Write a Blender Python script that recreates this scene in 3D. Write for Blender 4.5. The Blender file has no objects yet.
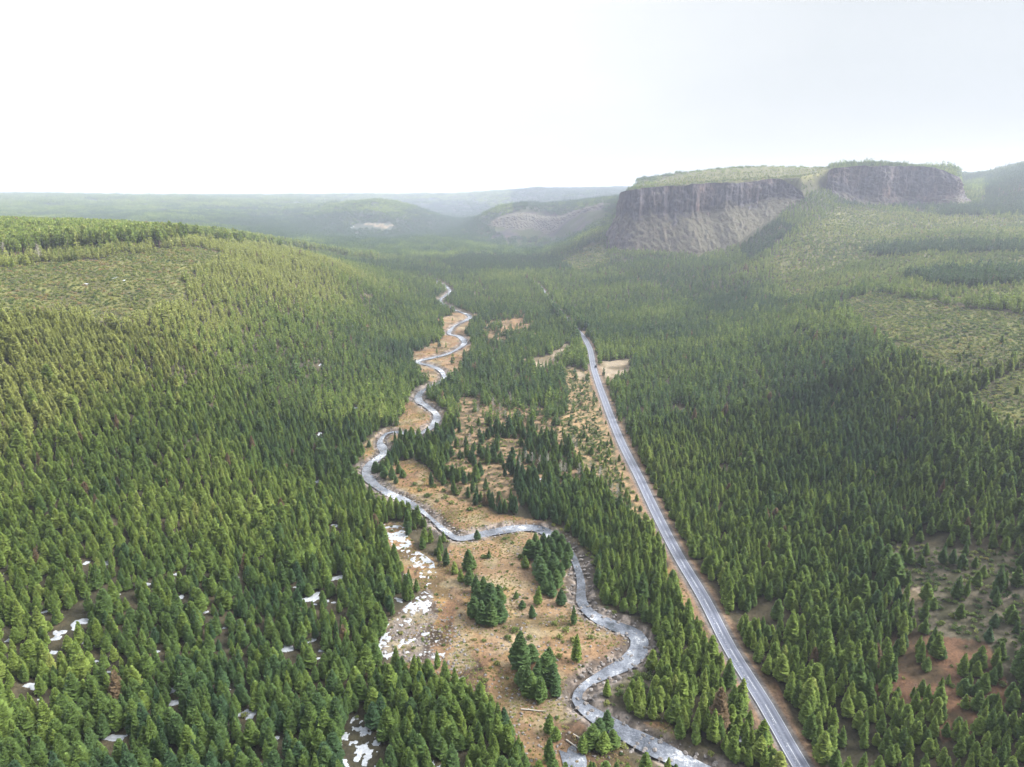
import bpy, math, random
import numpy as np
R = math.radians
rng = np.random.default_rng(11)
random.seed(5)

# ------------------------------------------------------------------ camera model
W, H = 1024, 767
FPX, PITCH, CAMZ = 690.0, R(15.8), 150.0
CA, SA = math.cos(PITCH), math.sin(PITCH)

def ray(px, py):
    u = (px - W/2)/FPX; v = (H/2 - py)/FPX
    return u, CA + v*SA, -SA + v*CA            # world x, y, z direction

def at_d(px, py, D):                            # pixel + forward distance -> world point
    dx, dy, dz = ray(px, py)
    k = D/dy
    return dx*k, D, CAMZ + dz*k

def at_z(px, py, z=0.0):
    dx, dy, dz = ray(px, py)
    k = (z - CAMZ)/dz
    return dx*k, dy*k, z

def project(x, y, z):
    z = z - CAMZ
    fd = y*CA - z*SA
    up = y*SA + z*CA
    fd = np.maximum(fd, 1e-3)
    return W/2 + FPX*x/fd, H/2 - FPX*up/fd, fd

# ------------------------------------------------------------------ noise
_tab = rng.random((256, 256)).astype(np.float64)
def vnoise(x, y, s, seed=0):
    x = np.asarray(x, float)/s + seed*17.3; y = np.asarray(y, float)/s + seed*31.7
    xi = np.floor(x).astype(np.int64); yi = np.floor(y).astype(np.int64)
    fx = x - xi; fy = y - yi
    fx = fx*fx*(3-2*fx); fy = fy*fy*(3-2*fy)
    g = lambda a, b: _tab[a & 255, b & 255]
    return ((g(xi, yi)*(1-fx) + g(xi+1, yi)*fx)*(1-fy) + (g(xi, yi+1)*(1-fx) + g(xi+1, yi+1)*fx)*fy)
def fbm(x, y, s, o=4, seed=0):
    t = 0; a = 1; n = 0
    for i in range(o):
        t = t + a*vnoise(x, y, s/2**i, seed+i*3); n += a; a *= .5
    return t/n
def sstep(a, b, x):
    t = np.clip((x-a)/(b-a), 0, 1); return t*t*(3-2*t)

def inpoly(px, py, poly):
    c = np.zeros(np.shape(px), bool); n = len(poly)
    for i in range(n):
        x0, y0 = poly[i]; x1, y1 = poly[(i+1) % n]
        if y0 == y1: continue
        m = ((y0 > py) != (y1 > py)) & (px < (x1-x0)*(py-y0)/(y1-y0) + x0)
        c ^= m
    return c

def dist_poly(x, y, pts, closed=False):
    x = np.asarray(x, float); y = np.asarray(y, float)
    d = np.full(x.shape, 1e18); n = len(pts)
    for i in range(n if closed else n-1):
        ax, ay = pts[i][:2]; bx, by = pts[(i+1) % n][:2]
        vx, vy = bx-ax, by-ay; L = vx*vx+vy*vy + 1e-9
        t = np.clip(((x-ax)*vx + (y-ay)*vy)/L, 0, 1)
        d = np.minimum(d, (x-ax-t*vx)**2 + (y-ay-t*vy)**2)
    return np.sqrt(d)

def spline(pts, step):
    P = np.array(pts, float); out = []
    for i in range(len(P)-1):
        p0 = P[max(i-1, 0)]; p1 = P[i]; p2 = P[i+1]; p3 = P[min(i+2, len(P)-1)]
        n = max(2, int(np.linalg.norm((p2-p1)[:2])/step))
        for k in range(n):
            t = k/n
            out.append(.5*((2*p1) + (-p0+p2)*t + (2*p0-5*p1+4*p2-p3)*t*t + (-p0+3*p1-3*p2+p3)*t**3))
    out.append(P[-1]); return np.array(out)

# ------------------------------------------------------------------ terrain control points
class Surf:
    def __init__(s, pts, c=.06):
        s.c = c
        P = np.array(pts, float)
        s.q = np.stack([P[:, 0]/P[:, 1], np.log(P[:, 1])*.45], 1)
        n = len(P); A = np.zeros((n+3, n+3))
        A[:n, :n] = s.k(s.q[:, None, :] - s.q[None, :, :]) + np.eye(n)*-.004
        A[:n, n] = 1; A[:n, n+1:] = s.q; A[n, :n] = 1; A[n+1:, :n] = s.q.T
        s.w = np.linalg.solve(A, np.concatenate([P[:, 2], [0, 0, 0]])); s.n = n
    def k(s, d): return np.sqrt((d**2).sum(-1) + s.c**2)
    def __call__(s, x, y):
        yy = np.clip(y, 110, 9000)
        q = np.stack([np.clip(x/yy, -1.15, 1.15), np.log(yy)*.45], -1)
        out = s.w[s.n] + q @ s.w[s.n+1:]
        for i in range(s.n):
            out = out + s.w[i]*s.k(q - s.q[i])
        return out

Lz = []   # px, py, z  -> pts
for px, py, z in [
    (340,480,2),(200,480,18),(0,480,31),(340,560,1),(200,560,7),(0,560,18),(0,650,10),(200,650,4),(0,767,6),(300,767,0),
    (-200,650,22),(-200,480,48),(-150,767,12),
    (450,767,0),(600,767,0),(750,767,0),(450,650,0),(600,650,0),(700,650,0),(450,560,0),(560,560,0),(660,560,0),
    (420,480,0),(520,480,0),(620,480,0),(400,420,0),(480,420,0),(560,420,0),(620,420,0),
    (430,370,0),(500,370,0),(590,370,0),(440,340,0),(520,340,0),(600,340,0),(640,340,1),
    (430,315,0),(500,310,0),(560,310,0),(620,310,2),
    (440,290,0),(500,285,0),(560,285,2),(460,268,0),(520,268,0),(430,262,0),(400,262,0),
    (380,250,0),(440,250,0),(500,252,0),(350,240,0),(420,240,2),(460,240,2),(550,255,2),
    (1024,767,14),(850,767,3),(1024,650,20),(880,650,8),(1024,560,26),(900,560,16),(780,560,4),
    (1024,480,36),(900,480,22),(780,480,8),(700,480,1),(1200,560,45),(1200,700,30)]:
    Lz.append(at_z(px, py, z))
for px, py, D in [
    (0,250,600),(100,250,600),(130,245,660),(200,245,700),(250,255,750),(340,268,860),(400,291,950),
    (0,300,430),(100,300,480),(200,300,520),(300,300,650),(350,300,760),(-150,300,400),(-150,240,560),
    (380,330,740),(300,350,540),(200,350,430),(100,350,400),(0,350,360),(350,400,480),(250,400,420),(100,400,350),(0,400,320),
    (-200,215,1300),(0,232,900),(200,238,1000),(280,250,1150),(330,262,1200),
    (0,222,2300),(150,224,2300),(300,228,2600),
    (1024,400,320),(900,400,370),(800,400,420),(700,400,465),(1024,350,385),(900,350,440),(800,350,530),(700,350,620),
    (1024,300,520),(950,300,560),(850,300,680),(780,300,800),(700,300,900),(1200,300,460),(1200,400,300),
    (1024,270,680),(900,270,800),(800,270,930),(740,270,1020),(650,270,1150),(600,270,1230),
    (1024,250,820),(900,250,950),(800,240,1080),(1200,240,800),
    (600,252,1400),(650,252,1330),(700,257,1270),(742,247,1240),(775,224,1290),(808,201,1340),
    (640,230,1600),(690,230,1600),
    (830,205,1330),(840,202,1390),(890,205,1400),(935,204,1390),(980,208,1330),(1024,212,1250),(880,228,1150),(960,228,1080),(1024,232,1000),
    (820,182,1400),(985,188,1750),(1045,160,1900),(1200,150,1900),(1024,185,1500),
    (590,230,1650),(570,240,1750),
    (600,203,2200),(575,209,2300),(560,214,2350),(520,207,2950),(560,208,2850),(600,205,2750),(640,203,2700),(480,214,3000),(540,212,2450),(520,207,2500),(500,213,2500),(478,226,2500),(600,225,2000),(560,239,2200),(540,241,2270),(530,252,1930),(500,250,2000),(520,238,2310),(500,236,2350),
    (310,216,3300),(345,204,3400),(380,201,3400),(410,205,3400),(430,214,3300),(455,230,2900),(380,232,2700),(320,236,2500),(460,222,3600),(400,215,4300),(300,222,3000),
    (480,205,5000),(520,192,5200),(560,190,5200),(620,190,5200),(460,195,6500),(430,199,6000),(660,190,5000),
    (0,195,5800),(100,196,5800),(200,197,5800),(300,197,6000),(360,196,6500),(400,196,6500),(-300,194,5800),
    (0,205,3600),(150,207,3600),(250,210,3600),(-300,205,3600),
    (0,197,9000),(200,197,9000),(400,197,9000),(600,192,9000),(800,190,9000),(1100,190,9000),(900,188,4000),(1100,180,3500)]:
    Lz.append(at_d(px, py, D))
LOW = Surf(Lz)
UP = Surf([at_d(*p) for p in [
    (622,194,1420),(640,192,1450),(660,184,1550),(650,188.5,1400),(690,186.5,1380),(730,184.5,1380),(775,179.5,1380),(805,178,1370),(700,171,1720),(730,173,1600),(760,168,1700),
    (832,168,1420),(860,166,1420),(900,166,1420),(935,169,1400),(955,178,1380),(800,170,1650),(900,169,1700),(980,172,1800),
    (640,183,2600),(700,180,3000),(850,178,3200),(1000,178,3200)]])
CL1_TOP = [at_d(*p) for p in [(628,193,1600),(620,194,1500),(622,192,1425),(635,190,1405),(650,187,1400),(672,186,1392),(690,185,1380),(712,184,1388),(730,183,1375),(752,181,1385),(775,178,1380),(790,183,1365),(803,194,1350)]]
CL1_BASE = [at_d(*p) for p in [(598,236,1640),(597,244,1540),(604,251,1405),(625,252,1350),(650,252,1330),(675,254,1300),(700,257,1270),(722,254,1255),(742,247,1240),(760,236,1265),(775,224,1290),(793,212,1310),(808,201,1335)]]
CL2_TOP = [at_d(*p) for p in [(828,172,1440),(835,168,1420),(860,166,1425),(885,166,1412),(905,166,1420),(935,168,1405),(955,175,1390),(962,180,1420)]]
CL2_BASE = [at_d(*p) for p in [(826,186,1420),(835,195,1396),(860,202,1395),(885,205,1390),(905,205,1395),(932,203,1385),(960,199,1370),(975,198,1400)]]
PLAT = [(p[0], p[1]) for p in CL1_TOP] + [(p[0], p[1]) for p in CL2_TOP] + [at_d(962,180,2200)[:2], at_d(990,180,3400)[:2], at_d(640,180,3400)[:2], at_d(634,180,2200)[:2]]

ROAD = spline([at_z(*p)[:2] for p in [(860,860),(800,767),(765,706),(730,650),(704,600),(680,560),(658,518),(640,480),(620,440),(605,402),(594,370),(590,350),(583,337),(572,325),(560,312),(548,298),(541,288),(530,278)]], 12)
RIVER = spline([at_z(*p)[:2] for p in [(790,810),(735,782),(700,767),(665,750),(640,738),(610,722),(590,710),(577,697),(584,684),(605,672),(628,660),(640,645),(635,632),(615,624),(594,614),(582,600),(581,580),(576,562),(569,550),
    (556,537),(538,527),(515,527),(490,531),(460,537),(445,529),(425,512),(402,498),(380,487),(367,474),(370,463),(384,452),(380,440),(392,430),(412,434),(430,427),(437,415),(428,406),(418,398),(425,388),(443,380),
    (441,370),(428,364),(416,361),(432,357),(450,352),(464,343),(460,336),(449,333),(455,325),(470,316),(452,308),(440,300),(450,290),(436,280)]], 5)

def terrain(x, y, detail=True):
    x = np.asarray(x, float); y = np.asarray(y, float)
    z = LOW(x, y)
    far = y > 1150
    z = np.where((y > 0), z, z)
    if far.any():
        xf, yf = x[far], y[far]
        ins = inpoly(xf, yf, PLAT)
        d = dist_poly(xf, yf, PLAT, True)*np.where(ins, 1, -1)
        m = sstep(1, 15, d)
        zz = z[far]*(1-m) + UP(xf, yf)*m
        z = z.copy(); z[far] = zz
    if detail:
        hgt = sstep(3, 30, np.abs(z))*(1-.6*((y > 1350) & (y < 2000) & (z > 145)))
        z = z + (fbm(x, y, 60, 3, 2)-.5)*7*hgt + (fbm(x, y, 260, 3, 5)-.5)*np.clip(y/1500, 0, 1.3)*26*hgt + (fbm(x, y, 14, 2, 9)-.5)*1.0
    near = (y < 1700) & (np.abs(x) < 500)
    if near.any():
        xn, yn, zn = x[near], y[near], z[near]
        dr = dist_poly(xn, yn, ROAD); dv = dist_poly(xn, yn, RIVER)
        k = 1-sstep(25, 60, dv); zn = zn*(1-k) + k*(zn*.15)
        k = 1-sstep(5.5, 22, dr); zn = zn*(1-k) + k*.4
        k = 1-sstep(2.2, 5.6, dv + (fbm(xn, yn, 6, 3, 15)-.5)*5); zn = zn*(1-k) + k*(-1.6)
        z = z.copy(); z[near] = zn
    return z

def ground_at_px(px, py):
    z = 0.
    # march along the view ray down to the terrain
    dx, dy, dz = ray(px, py)
    D = np.concatenate([np.arange(90, 800, 2.), np.arange(800, 4000, 12.)])
    xs, ys, zs = dx*D/dy, D, CAMZ + dz*D/dy
    g = terrain(xs, ys)
    i = int(np.argmax(zs <= g))
    if zs[i] > g[i]: i = len(D)-1
    return float(xs[i]), float(ys[i]), float(g[i])

# ------------------------------------------------------------------ land cover (zones of the valley)
MEADOW = [
    [(378,482),(392,462),(412,458),(428,466),(440,484),(462,500),(500,512),(545,519),(536,526),(505,528),(462,536),(436,520),(405,500)],
    [(438,566),(452,545),(480,533),(530,530),(548,545),(568,560),(576,590),(588,612),(618,626),(636,650),(604,674),(576,690),(572,706),(590,728),(622,752),(640,780),(540,775),(515,735),(495,705),(470,690),(440,675),(398,668),(376,650),(392,618),(424,592),(430,572)],
    [(438,322),(452,313),(478,313),(474,322),(466,334),(478,350),(462,358),(452,384),(434,384),(412,366),(410,352),(434,345),(446,334)],
    [(404,398),(438,402),(443,420),(428,434),(402,436),(382,446),(364,462),(362,450),(378,432),(398,424)],
    [(382,522),(405,525),(414,548),(436,562),(440,590),(424,600),(396,630),(376,650),(384,622),(418,598),(408,572),(392,552)],
    [(640,722),(668,722),(676,738),(655,742)],
    [(500,322),(527,316),(524,330),(500,336)],
    [(672,560),(690,600),(716,655),(700,640),(668,575)],
]
OPEN = [
    [(462,398),(505,396),(545,408),(560,436),(580,470),(560,482),(512,478),(520,505),(470,505),(440,480),(450,440)],
    [(505,405),(560,425),(600,470),(560,490),(500,450)],
    [(905,630),(985,640),(1000,690),(960,720),(900,680)],
    [(480,320),(530,312),(535,335),(490,345)],
]
YOUNG = [[(556,420),(592,405),(612,430),(640,480),(668,528),(656,534),(612,500),(580,465)], [(560,368),(590,372),(600,410),(565,420)]]
GRAVEL = [[(884,545),(960,552),(1024,556),(1100,560),(1100,680),(1010,668),(960,645),(925,630),(896,600)], [(640,640),(655,655),(650,690),(615,700),(605,690)]]
DIRT = [[(520,362),(535,357),(552,354),(562,344),(578,346),(560,358),(556,366),(522,367)], [(602,362),(638,358),(628,372),(612,384),(602,380)], [(568,365),(584,376),(580,378),(566,368)], [(580,334),(592,334),(592,340),(585,341)], [(300,256),(318,257),(318,260),(302,259)], [(348,226),(372,223),(395,224),(392,231),(360,230)],[(890,585),(915,592),(925,606),(905,604)]]
BRUSH = [[(838,302),(880,293),(920,300),(970,309),(1100,320),(1100,362),(1024,366),(985,380),(950,388),(905,352),(868,334)], [(965,398),(1024,368),(1100,360),(1100,460),(1024,440),(990,424)],
    [(-60,270),(0,268),(60,262),(130,254),(190,246),(225,256),(185,280),(190,302),(130,326),(60,316),(0,326),(-60,330)],
    [(560,262),(600,240),(610,262),(580,275)]]
SLOPE = [[(770,262),(800,232),(840,208),(900,212),(1100,222),(1100,308),(960,302),(880,290),(830,296),(780,300)], [(640,188),(700,166),(830,166),(830,180),(700,186)]]
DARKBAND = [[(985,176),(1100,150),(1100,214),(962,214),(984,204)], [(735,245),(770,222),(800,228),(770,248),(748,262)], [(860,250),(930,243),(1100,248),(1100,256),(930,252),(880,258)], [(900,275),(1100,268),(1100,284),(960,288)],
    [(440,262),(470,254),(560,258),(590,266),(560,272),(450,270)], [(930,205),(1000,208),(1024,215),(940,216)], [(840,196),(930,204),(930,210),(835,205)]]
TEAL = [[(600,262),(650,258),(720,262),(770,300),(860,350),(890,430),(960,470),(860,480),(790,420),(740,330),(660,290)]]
ROCK = [[(486,224),(520,206),(545,213),(565,216),(602,203),(606,228),(578,244),(532,249),(498,243)]]
OLDSTAND = [[(-100,216),(-60,270),(0,262),(60,255),(128,250),(190,240),(300,250),(380,262),(340,230),(200,215)]]
RED = [[(848,640),(920,630),(985,640),(1010,700),(960,730),(880,700)], [(345,325),(372,325),(370,334),(350,335)], [(745,665),(775,680),(785,710),(760,690)],[(920,700),(960,690),(980,730),(940,740)]]

SNOW = [([(382,524),(404,526),(412,545),(402,552),(392,546)], .36), ([(404,548),(420,552),(434,562),(438,580),(428,588),(418,575),(410,560)], .42),
    ([(376,652),(384,626),(408,604),(424,591),(434,596),(430,610),(410,622),(402,645),(388,660)], .40),
    ([(412,622),(450,640),(440,668),(400,665),(398,640)], .50),
    ([(338,742),(352,718),(364,712),(378,728),(386,775),(340,775)], .43), ([(402,764),(412,755),(450,750),(462,775),(402,775)], .55), ([(478,756),(486,748),(494,756),(490,768)], .5),
    ([(400,560),(412,568),(416,590),(404,596),(398,580)], .62)]
SNOWDOTS = [(62,632,6),(56,638,5),(78,622,5),(84,621,4),(28,686,6),(54,652,5),(118,738,7),(97,661,4),(111,672,3),(151,673,3),(115,729,2),(135,714,2.5),(96,684,2),(248,714,7),(277,738,4),(309,600,6),(316,594,3),
    (289,650,6),(272,672,3),(245,625,3),(313,640,4),(320,434,3),(318,482,3),(333,525,3),(338,578,5),(400,600,4),(4,574,4),(148,584,3),(180,597,4),(132,614,3),(322,651,3),(295,672,2),(284,768,3),(262,765,3),(230,690,2),(206,612,3),(736,735,4),(740,741,3),(425,634,4),(300,706,2),(330,700,3),(348,690,3),
    (540,479,3),(165,700,2),(190,660,2),(200,735,3),(320,365,2),(10,640,3),(356,408,2),(85,284,1.2),(115,278,1.5),(125,280,2),(508,198,7),(535,197,8),(350,228,3)]

_r = random.Random(8)
for _ in range(36): SNOWDOTS.append((_r.uniform(8, 335), _r.uniform(560, 762), _r.uniform(1.6, 3.4)))
def cover(x, y, z):
    """zone masks for world points; the zone outlines wander with the ground"""
    px, py, fd = project(x, y, z)
    sc = FPX/fd
    wob = np.clip(9*sc, 1.5, 9)
    qx = px + (fbm(x, y, 16, 3, 21)-.5)*2*wob
    qy = py + (fbm(x, y, 16, 3, 27)-.5)*1.3*wob
    any_ = lambda L: np.any([inpoly(qx, qy, p) for p in L], axis=0)
    c = {}
    c['meadow'] = any_(MEADOW); c['open'] = any_(OPEN); c['young'] = any_(YOUNG); c['gravel'] = any_(GRAVEL); c['dirt'] = any_(DIRT)
    c['brush'] = any_(BRUSH) ; c['slope'] = any_(SLOPE); c['dark'] = any_(DARKBAND); c['rock'] = any_(ROCK) & (y > 1700); c['red'] = any_(RED); c['teal'] = any_(TEAL)
    c['old'] = any_(OLDSTAND) & (y > 520) & (y < 1500)
    c['px'] = px; c['py'] = py; c['fd'] = fd
    return c

# ------------------------------------------------------------------ materials
def mat(name):
    m = bpy.data.materials.new(name); m.use_nodes = True; nt = m.node_tree
    return m, nt, nt.nodes, nt.links, nt.nodes['Principled BSDF']
def ramp(nodes, stops, interp='LINEAR'):
    r = nodes.new('ShaderNodeValToRGB'); r.color_ramp.interpolation = interp
    e = r.color_ramp.elements
    while len(e) < len(stops): e.new(.5)
    for el, (p, c) in zip(e, stops): el.position = p; el.color = (*c, 1)
    return r
def noise(nodes, links, vec, scale, detail=4, rough=.6):
    n = nodes.new('ShaderNodeTexNoise'); n.inputs['Scale'].default_value = scale
    n.inputs['Detail'].default_value = detail; n.inputs['Roughness'].default_value = rough
    if vec is not None: links.new(vec, n.inputs['Vector'])
    return n
def mixc(nodes, links, a, b, fac, mode='MIX'):
    m = nodes.new('ShaderNodeMix'); m.data_type = 'RGBA'; m.blend_type = mode
    for s, v in ((0, fac), (6, a), (7, b)):
        if isinstance(v, (int, float)): m.inputs[s].default_value = v
        elif isinstance(v, tuple): m.inputs[s].default_value = (*v, 1)
        else: links.new(v, m.inputs[s])
    return m.outputs[2]

def foliage_mat(name, ramp_stops, inst=True, vc=True):
    m, nt, N, L, b = mat(name)
    a = N.new('ShaderNodeAttribute'); a.attribute_type = 'INSTANCER'; a.attribute_name = 'tint'
    oi = N.new('ShaderNodeObjectInfo')
    ad = N.new('ShaderNodeMath'); ad.operation = 'MULTIPLY_ADD'; ad.inputs[1].default_value = 1.0
    L.new(a.outputs['Fac'], ad.inputs[0]); ad.inputs[2].default_value = 0
    r = ramp(N, ramp_stops); L.new(ad.outputs[0], r.inputs[0])
    g = N.new('ShaderNodeAttribute'); g.attribute_name = 'clump'
    gr = N.new('ShaderNodeMapRange'); gr.inputs['To Min'].default_value = .7; gr.inputs['To Max'].default_value = 1.35
    L.new(g.outputs['Fac'], gr.inputs[0])
    col = mixc(N, L, r.outputs[0], gr.outputs[0], 1.0, 'MULTIPLY')
    L.new(col, b.inputs['Base Color']); b.inputs['Roughness'].default_value = .75
    b.inputs['Specular IOR Level'].default_value = .25
    t = N.new('ShaderNodeBsdfTranslucent'); L.new(col, t.inputs['Color'])
    mx = N.new('ShaderNodeMixShader'); mx.inputs[0].default_value = .42
    L.new(b.outputs[0], mx.inputs[1]); L.new(t.outputs[0], mx.inputs[2]); L.new(mx.outputs[0], N['Material Output'].inputs['Surface'])
    return m
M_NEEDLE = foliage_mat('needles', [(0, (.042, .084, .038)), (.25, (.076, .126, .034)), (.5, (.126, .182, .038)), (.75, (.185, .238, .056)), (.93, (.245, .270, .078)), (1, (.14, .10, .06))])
M_BUSH = foliage_mat('bush_leaves', [(0, (.040, .070, .024)), (.4, (.095, .130, .036)), (.8, (.17, .18, .055)), (1, (.22, .16, .08))])
m, nt, N, L, b = mat('bark'); tc = N.new('ShaderNodeTexCoord')
nz = noise(N, L, tc.outputs['Object'], 6); r = ramp(N, [(.3, (.07, .05, .04)), (.7, (.17, .12, .09))]); L.new(nz.outputs[0], r.inputs[0]); L.new(r.outputs[0], b.inputs['Base Color']); b.inputs['Roughness'].default_value = .9
M_BARK = m
m, nt, N, L, b = mat('dead_wood'); tc = N.new('ShaderNodeTexCoord')
nz = noise(N, L, tc.outputs['Object'], 5); r = ramp(N, [(.3, (.17, .15, .135)), (.7, (.30, .28, .25))]); L.new(nz.outputs[0], r.inputs[0]); L.new(r.outputs[0], b.inputs['Base Color']); b.inputs['Roughness'].default_value = .9
M_DEAD = m

m, nt, N, L, b = mat('ground_cover')
vc = N.new('ShaderNodeAttribute'); vc.attribute_name = 'cover'
geo = N.new('ShaderNodeNewGeometry')
n1 = noise(N, L, geo.outputs['Position'], .9, 6, .7); n2 = noise(N, L, geo.outputs['Position'], .12, 5, .65)
r1 = ramp(N, [(.3, (.45, .42, .42)), (.5, (1, 1, 1)), (.72, (1.5, 1.45, 1.35))]); L.new(n1.outputs[0], r1.inputs[0])
r2 = ramp(N, [(.3, (.7, .7, .72)), (.7, (1.25, 1.2, 1.15))]); L.new(n2.outputs[0], r2.inputs[0])
c = mixc(N, L, vc.outputs['Color'], r1.outputs[0], 1.0, 'MULTIPLY'); c = mixc(N, L, c, r2.outputs[0], 1.0, 'MULTIPLY')
L.new(c, b.inputs['Base Color']); b.inputs['Roughness'].default_value = .95; b.inputs['Specular IOR Level'].default_value = .15
bp = N.new('ShaderNodeBump'); bp.inputs['Strength'].default_value = .6; bp.inputs['Distance'].default_value = .5; L.new(n1.outputs[0], bp.inputs['Height']); L.new(bp.outputs[0], b.inputs['Normal'])
M_GROUND = m

m, nt, N, L, b = mat('cliff_rock')
geo = N.new('ShaderNodeNewGeometry'); mp = N.new('ShaderNodeMapping'); mp.inputs['Scale'].default_value = (1, 1, .16)
L.new(geo.outputs['Position'], mp.inputs['Vector'])
n1 = noise(N, L, mp.outputs[0], .16, 6, .7); n2 = noise(N, L, geo.outputs['Position'], .018, 5, .6); n3 = noise(N, L, geo.outputs['Position'], .25, 4, .7)
r1 = ramp(N, [(.40, (.010, .010, .016)), (.51, (.036, .032, .044)), (.66, (.10, .082, .086))]); L.new(n1.outputs[0], r1.inputs[0])
r2 = ramp(N, [(.45, (1, 1, 1)), (.62, (1.25, .95, .72))]); L.new(n2.outputs[0], r2.inputs[0])
c = mixc(N, L, r1.outputs[0], r2.outputs[0], 1.0, 'MULTIPLY')
sc_a = N.new('ShaderNodeAttribute'); sc_a.attribute_name = 'scree'
r3 = ramp(N, [(.36, (.022, .028, .013)), (.5, (.058, .045, .034)), (.68, (.10, .083, .064))]); L.new(n3.outputs[0], r3.inputs[0])
c = mixc(N, L, c, r3.outputs[0], sc_a.outputs['Fac'])
sx = N.new('ShaderNodeSeparateXYZ'); L.new(geo.outputs['True Normal'], sx.inputs[0]); ab = N.new('ShaderNodeMath'); ab.operation = 'ABSOLUTE'; L.new(sx.outputs[2], ab.inputs[0])
am = N.new('ShaderNodeMath'); am.operation = 'MULTIPLY_ADD'; L.new(n3.outputs[0], am.inputs[0]); am.inputs[1].default_value = .5; L.new(ab.outputs[0], am.inputs[2])
rl = ramp(N, [(.88, (0, 0, 0)), (1.0, (.8, .8, .8))]); L.new(am.outputs[0], rl.inputs[0]); c = mixc(N, L, c, (.052, .048, .026), rl.outputs[0])
L.new(c, b.inputs['Base Color']); b.inputs['Roughness'].default_value = .95
bp = N.new('ShaderNodeBump'); bp.inputs['Strength'].default_value = 1; bp.inputs['Distance'].default_value = 5; L.new(n1.outputs[0], bp.inputs['Height']); L.new(bp.outputs[0], b.inputs['Normal'])
M_CLIFF = m

m, nt, N, L, b = mat('river_water')
geo = N.new('ShaderNodeNewGeometry'); n1 = noise(N, L, geo.outputs['Position'], .55, 6, .75); n2 = noise(N, L, geo.outputs['Position'], .06, 3, .6)
n4 = noise(N, L, geo.outputs['Position'], 2.2, 4, .7)
mx = N.new('ShaderNodeMath'); mx.operation = 'MULTIPLY_ADD'; L.new(n2.outputs[0], mx.inputs[0]); mx.inputs[1].default_value = 1.6; L.new(n1.outputs[0], mx.inputs[2])
m2 = N.new('ShaderNodeMath'); m2.operation = 'MULTIPLY_ADD'; L.new(n4.outputs[0], m2.inputs[0]); m2.inputs[1].default_value = .35; L.new(mx.outputs[0], m2.inputs[2])
r = ramp(N, [(.22, (.022, .027, .034)), (.42, (.062, .070, .090)), (.66, (.13, .142, .17)), (.88, (.4, .41, .43))])
sub = N.new('ShaderNodeMath'); sub.operation = 'MULTIPLY_ADD'; L.new(m2.outputs[0], sub.inputs[0]); sub.inputs[1].default_value = .95; sub.inputs[2].default_value = -.90; L.new(sub.outputs[0], r.inputs[0])
L.new(r.outputs[0], b.inputs['Base Color']); b.inputs['Roughness'].default_value = .18; b.inputs['IOR'].default_value = 1.33
bp = N.new('ShaderNodeBump'); bp.inputs['Strength'].default_value = .5; bp.inputs['Distance'].default_value = .3; L.new(n1.outputs[0], bp.inputs['Height']); L.new(bp.outputs[0], b.inputs['Normal'])
M_WATER = m

m, nt, N, L, b = mat('wet_asphalt')
uv = N.new('ShaderNodeAttribute'); uv.attribute_name = 'across'; geo = N.new('ShaderNodeNewGeometry')
n1 = noise(N, L, geo.outputs['Position'], 1.6, 4, .7)
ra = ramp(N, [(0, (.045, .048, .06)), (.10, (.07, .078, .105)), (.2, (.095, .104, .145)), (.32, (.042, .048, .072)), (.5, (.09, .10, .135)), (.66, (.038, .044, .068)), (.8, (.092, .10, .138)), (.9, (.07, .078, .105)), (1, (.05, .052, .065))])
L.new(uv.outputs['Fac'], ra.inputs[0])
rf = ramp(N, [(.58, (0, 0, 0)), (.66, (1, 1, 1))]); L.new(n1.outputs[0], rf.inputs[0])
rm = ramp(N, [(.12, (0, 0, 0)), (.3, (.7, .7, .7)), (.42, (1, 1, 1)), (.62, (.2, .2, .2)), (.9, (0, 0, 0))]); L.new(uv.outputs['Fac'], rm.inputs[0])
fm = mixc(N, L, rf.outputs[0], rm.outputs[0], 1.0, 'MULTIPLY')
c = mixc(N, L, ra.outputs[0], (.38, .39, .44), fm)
L.new(c, b.inputs['Base Color']); b.inputs['Roughness'].default_value = .38
M_ROAD = m
def plain(name, col, rough=.6, metal=0, var=.25, scale=3):
    m, nt, N, L, b = mat(name); tc = N.new('ShaderNodeTexCoord'); nz = noise(N, L, tc.outputs['Object'], scale)
    r = ramp(N, [(.3, tuple(v*(1-var) for v in col)), (.7, tuple(min(1, v*(1+var)) for v in col))]); L.new(nz.outputs[0], r.inputs[0]); L.new(r.outputs[0], b.inputs['Base Color'])
    b.inputs['Roughness'].default_value = rough; b.inputs['Metallic'].default_value = metal
    return m
M_LINE = plain('road_paint', (.30, .31, .34), .6)
M_SNOW = plain('snow_patch', (.22, .235, .265), .85, 0, .3, 1.2)
M_STONE = plain('river_stone', (.11, .10, .098), .85, 0, .5, 1.3)
M_CARP = plain('dark_car_paint', (.03, .035, .05), .3, .3); M_GLASS = plain('car_glass', (.02, .025, .03), .08); M_TYRE = plain('tyre_rubber', (.02, .02, .02), .9); M_RIM = plain('rim_metal', (.4, .4, .42), .35, .8)
M_LAMP = plain('lamp_glass', (.5, .1, .08), .3)

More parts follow.
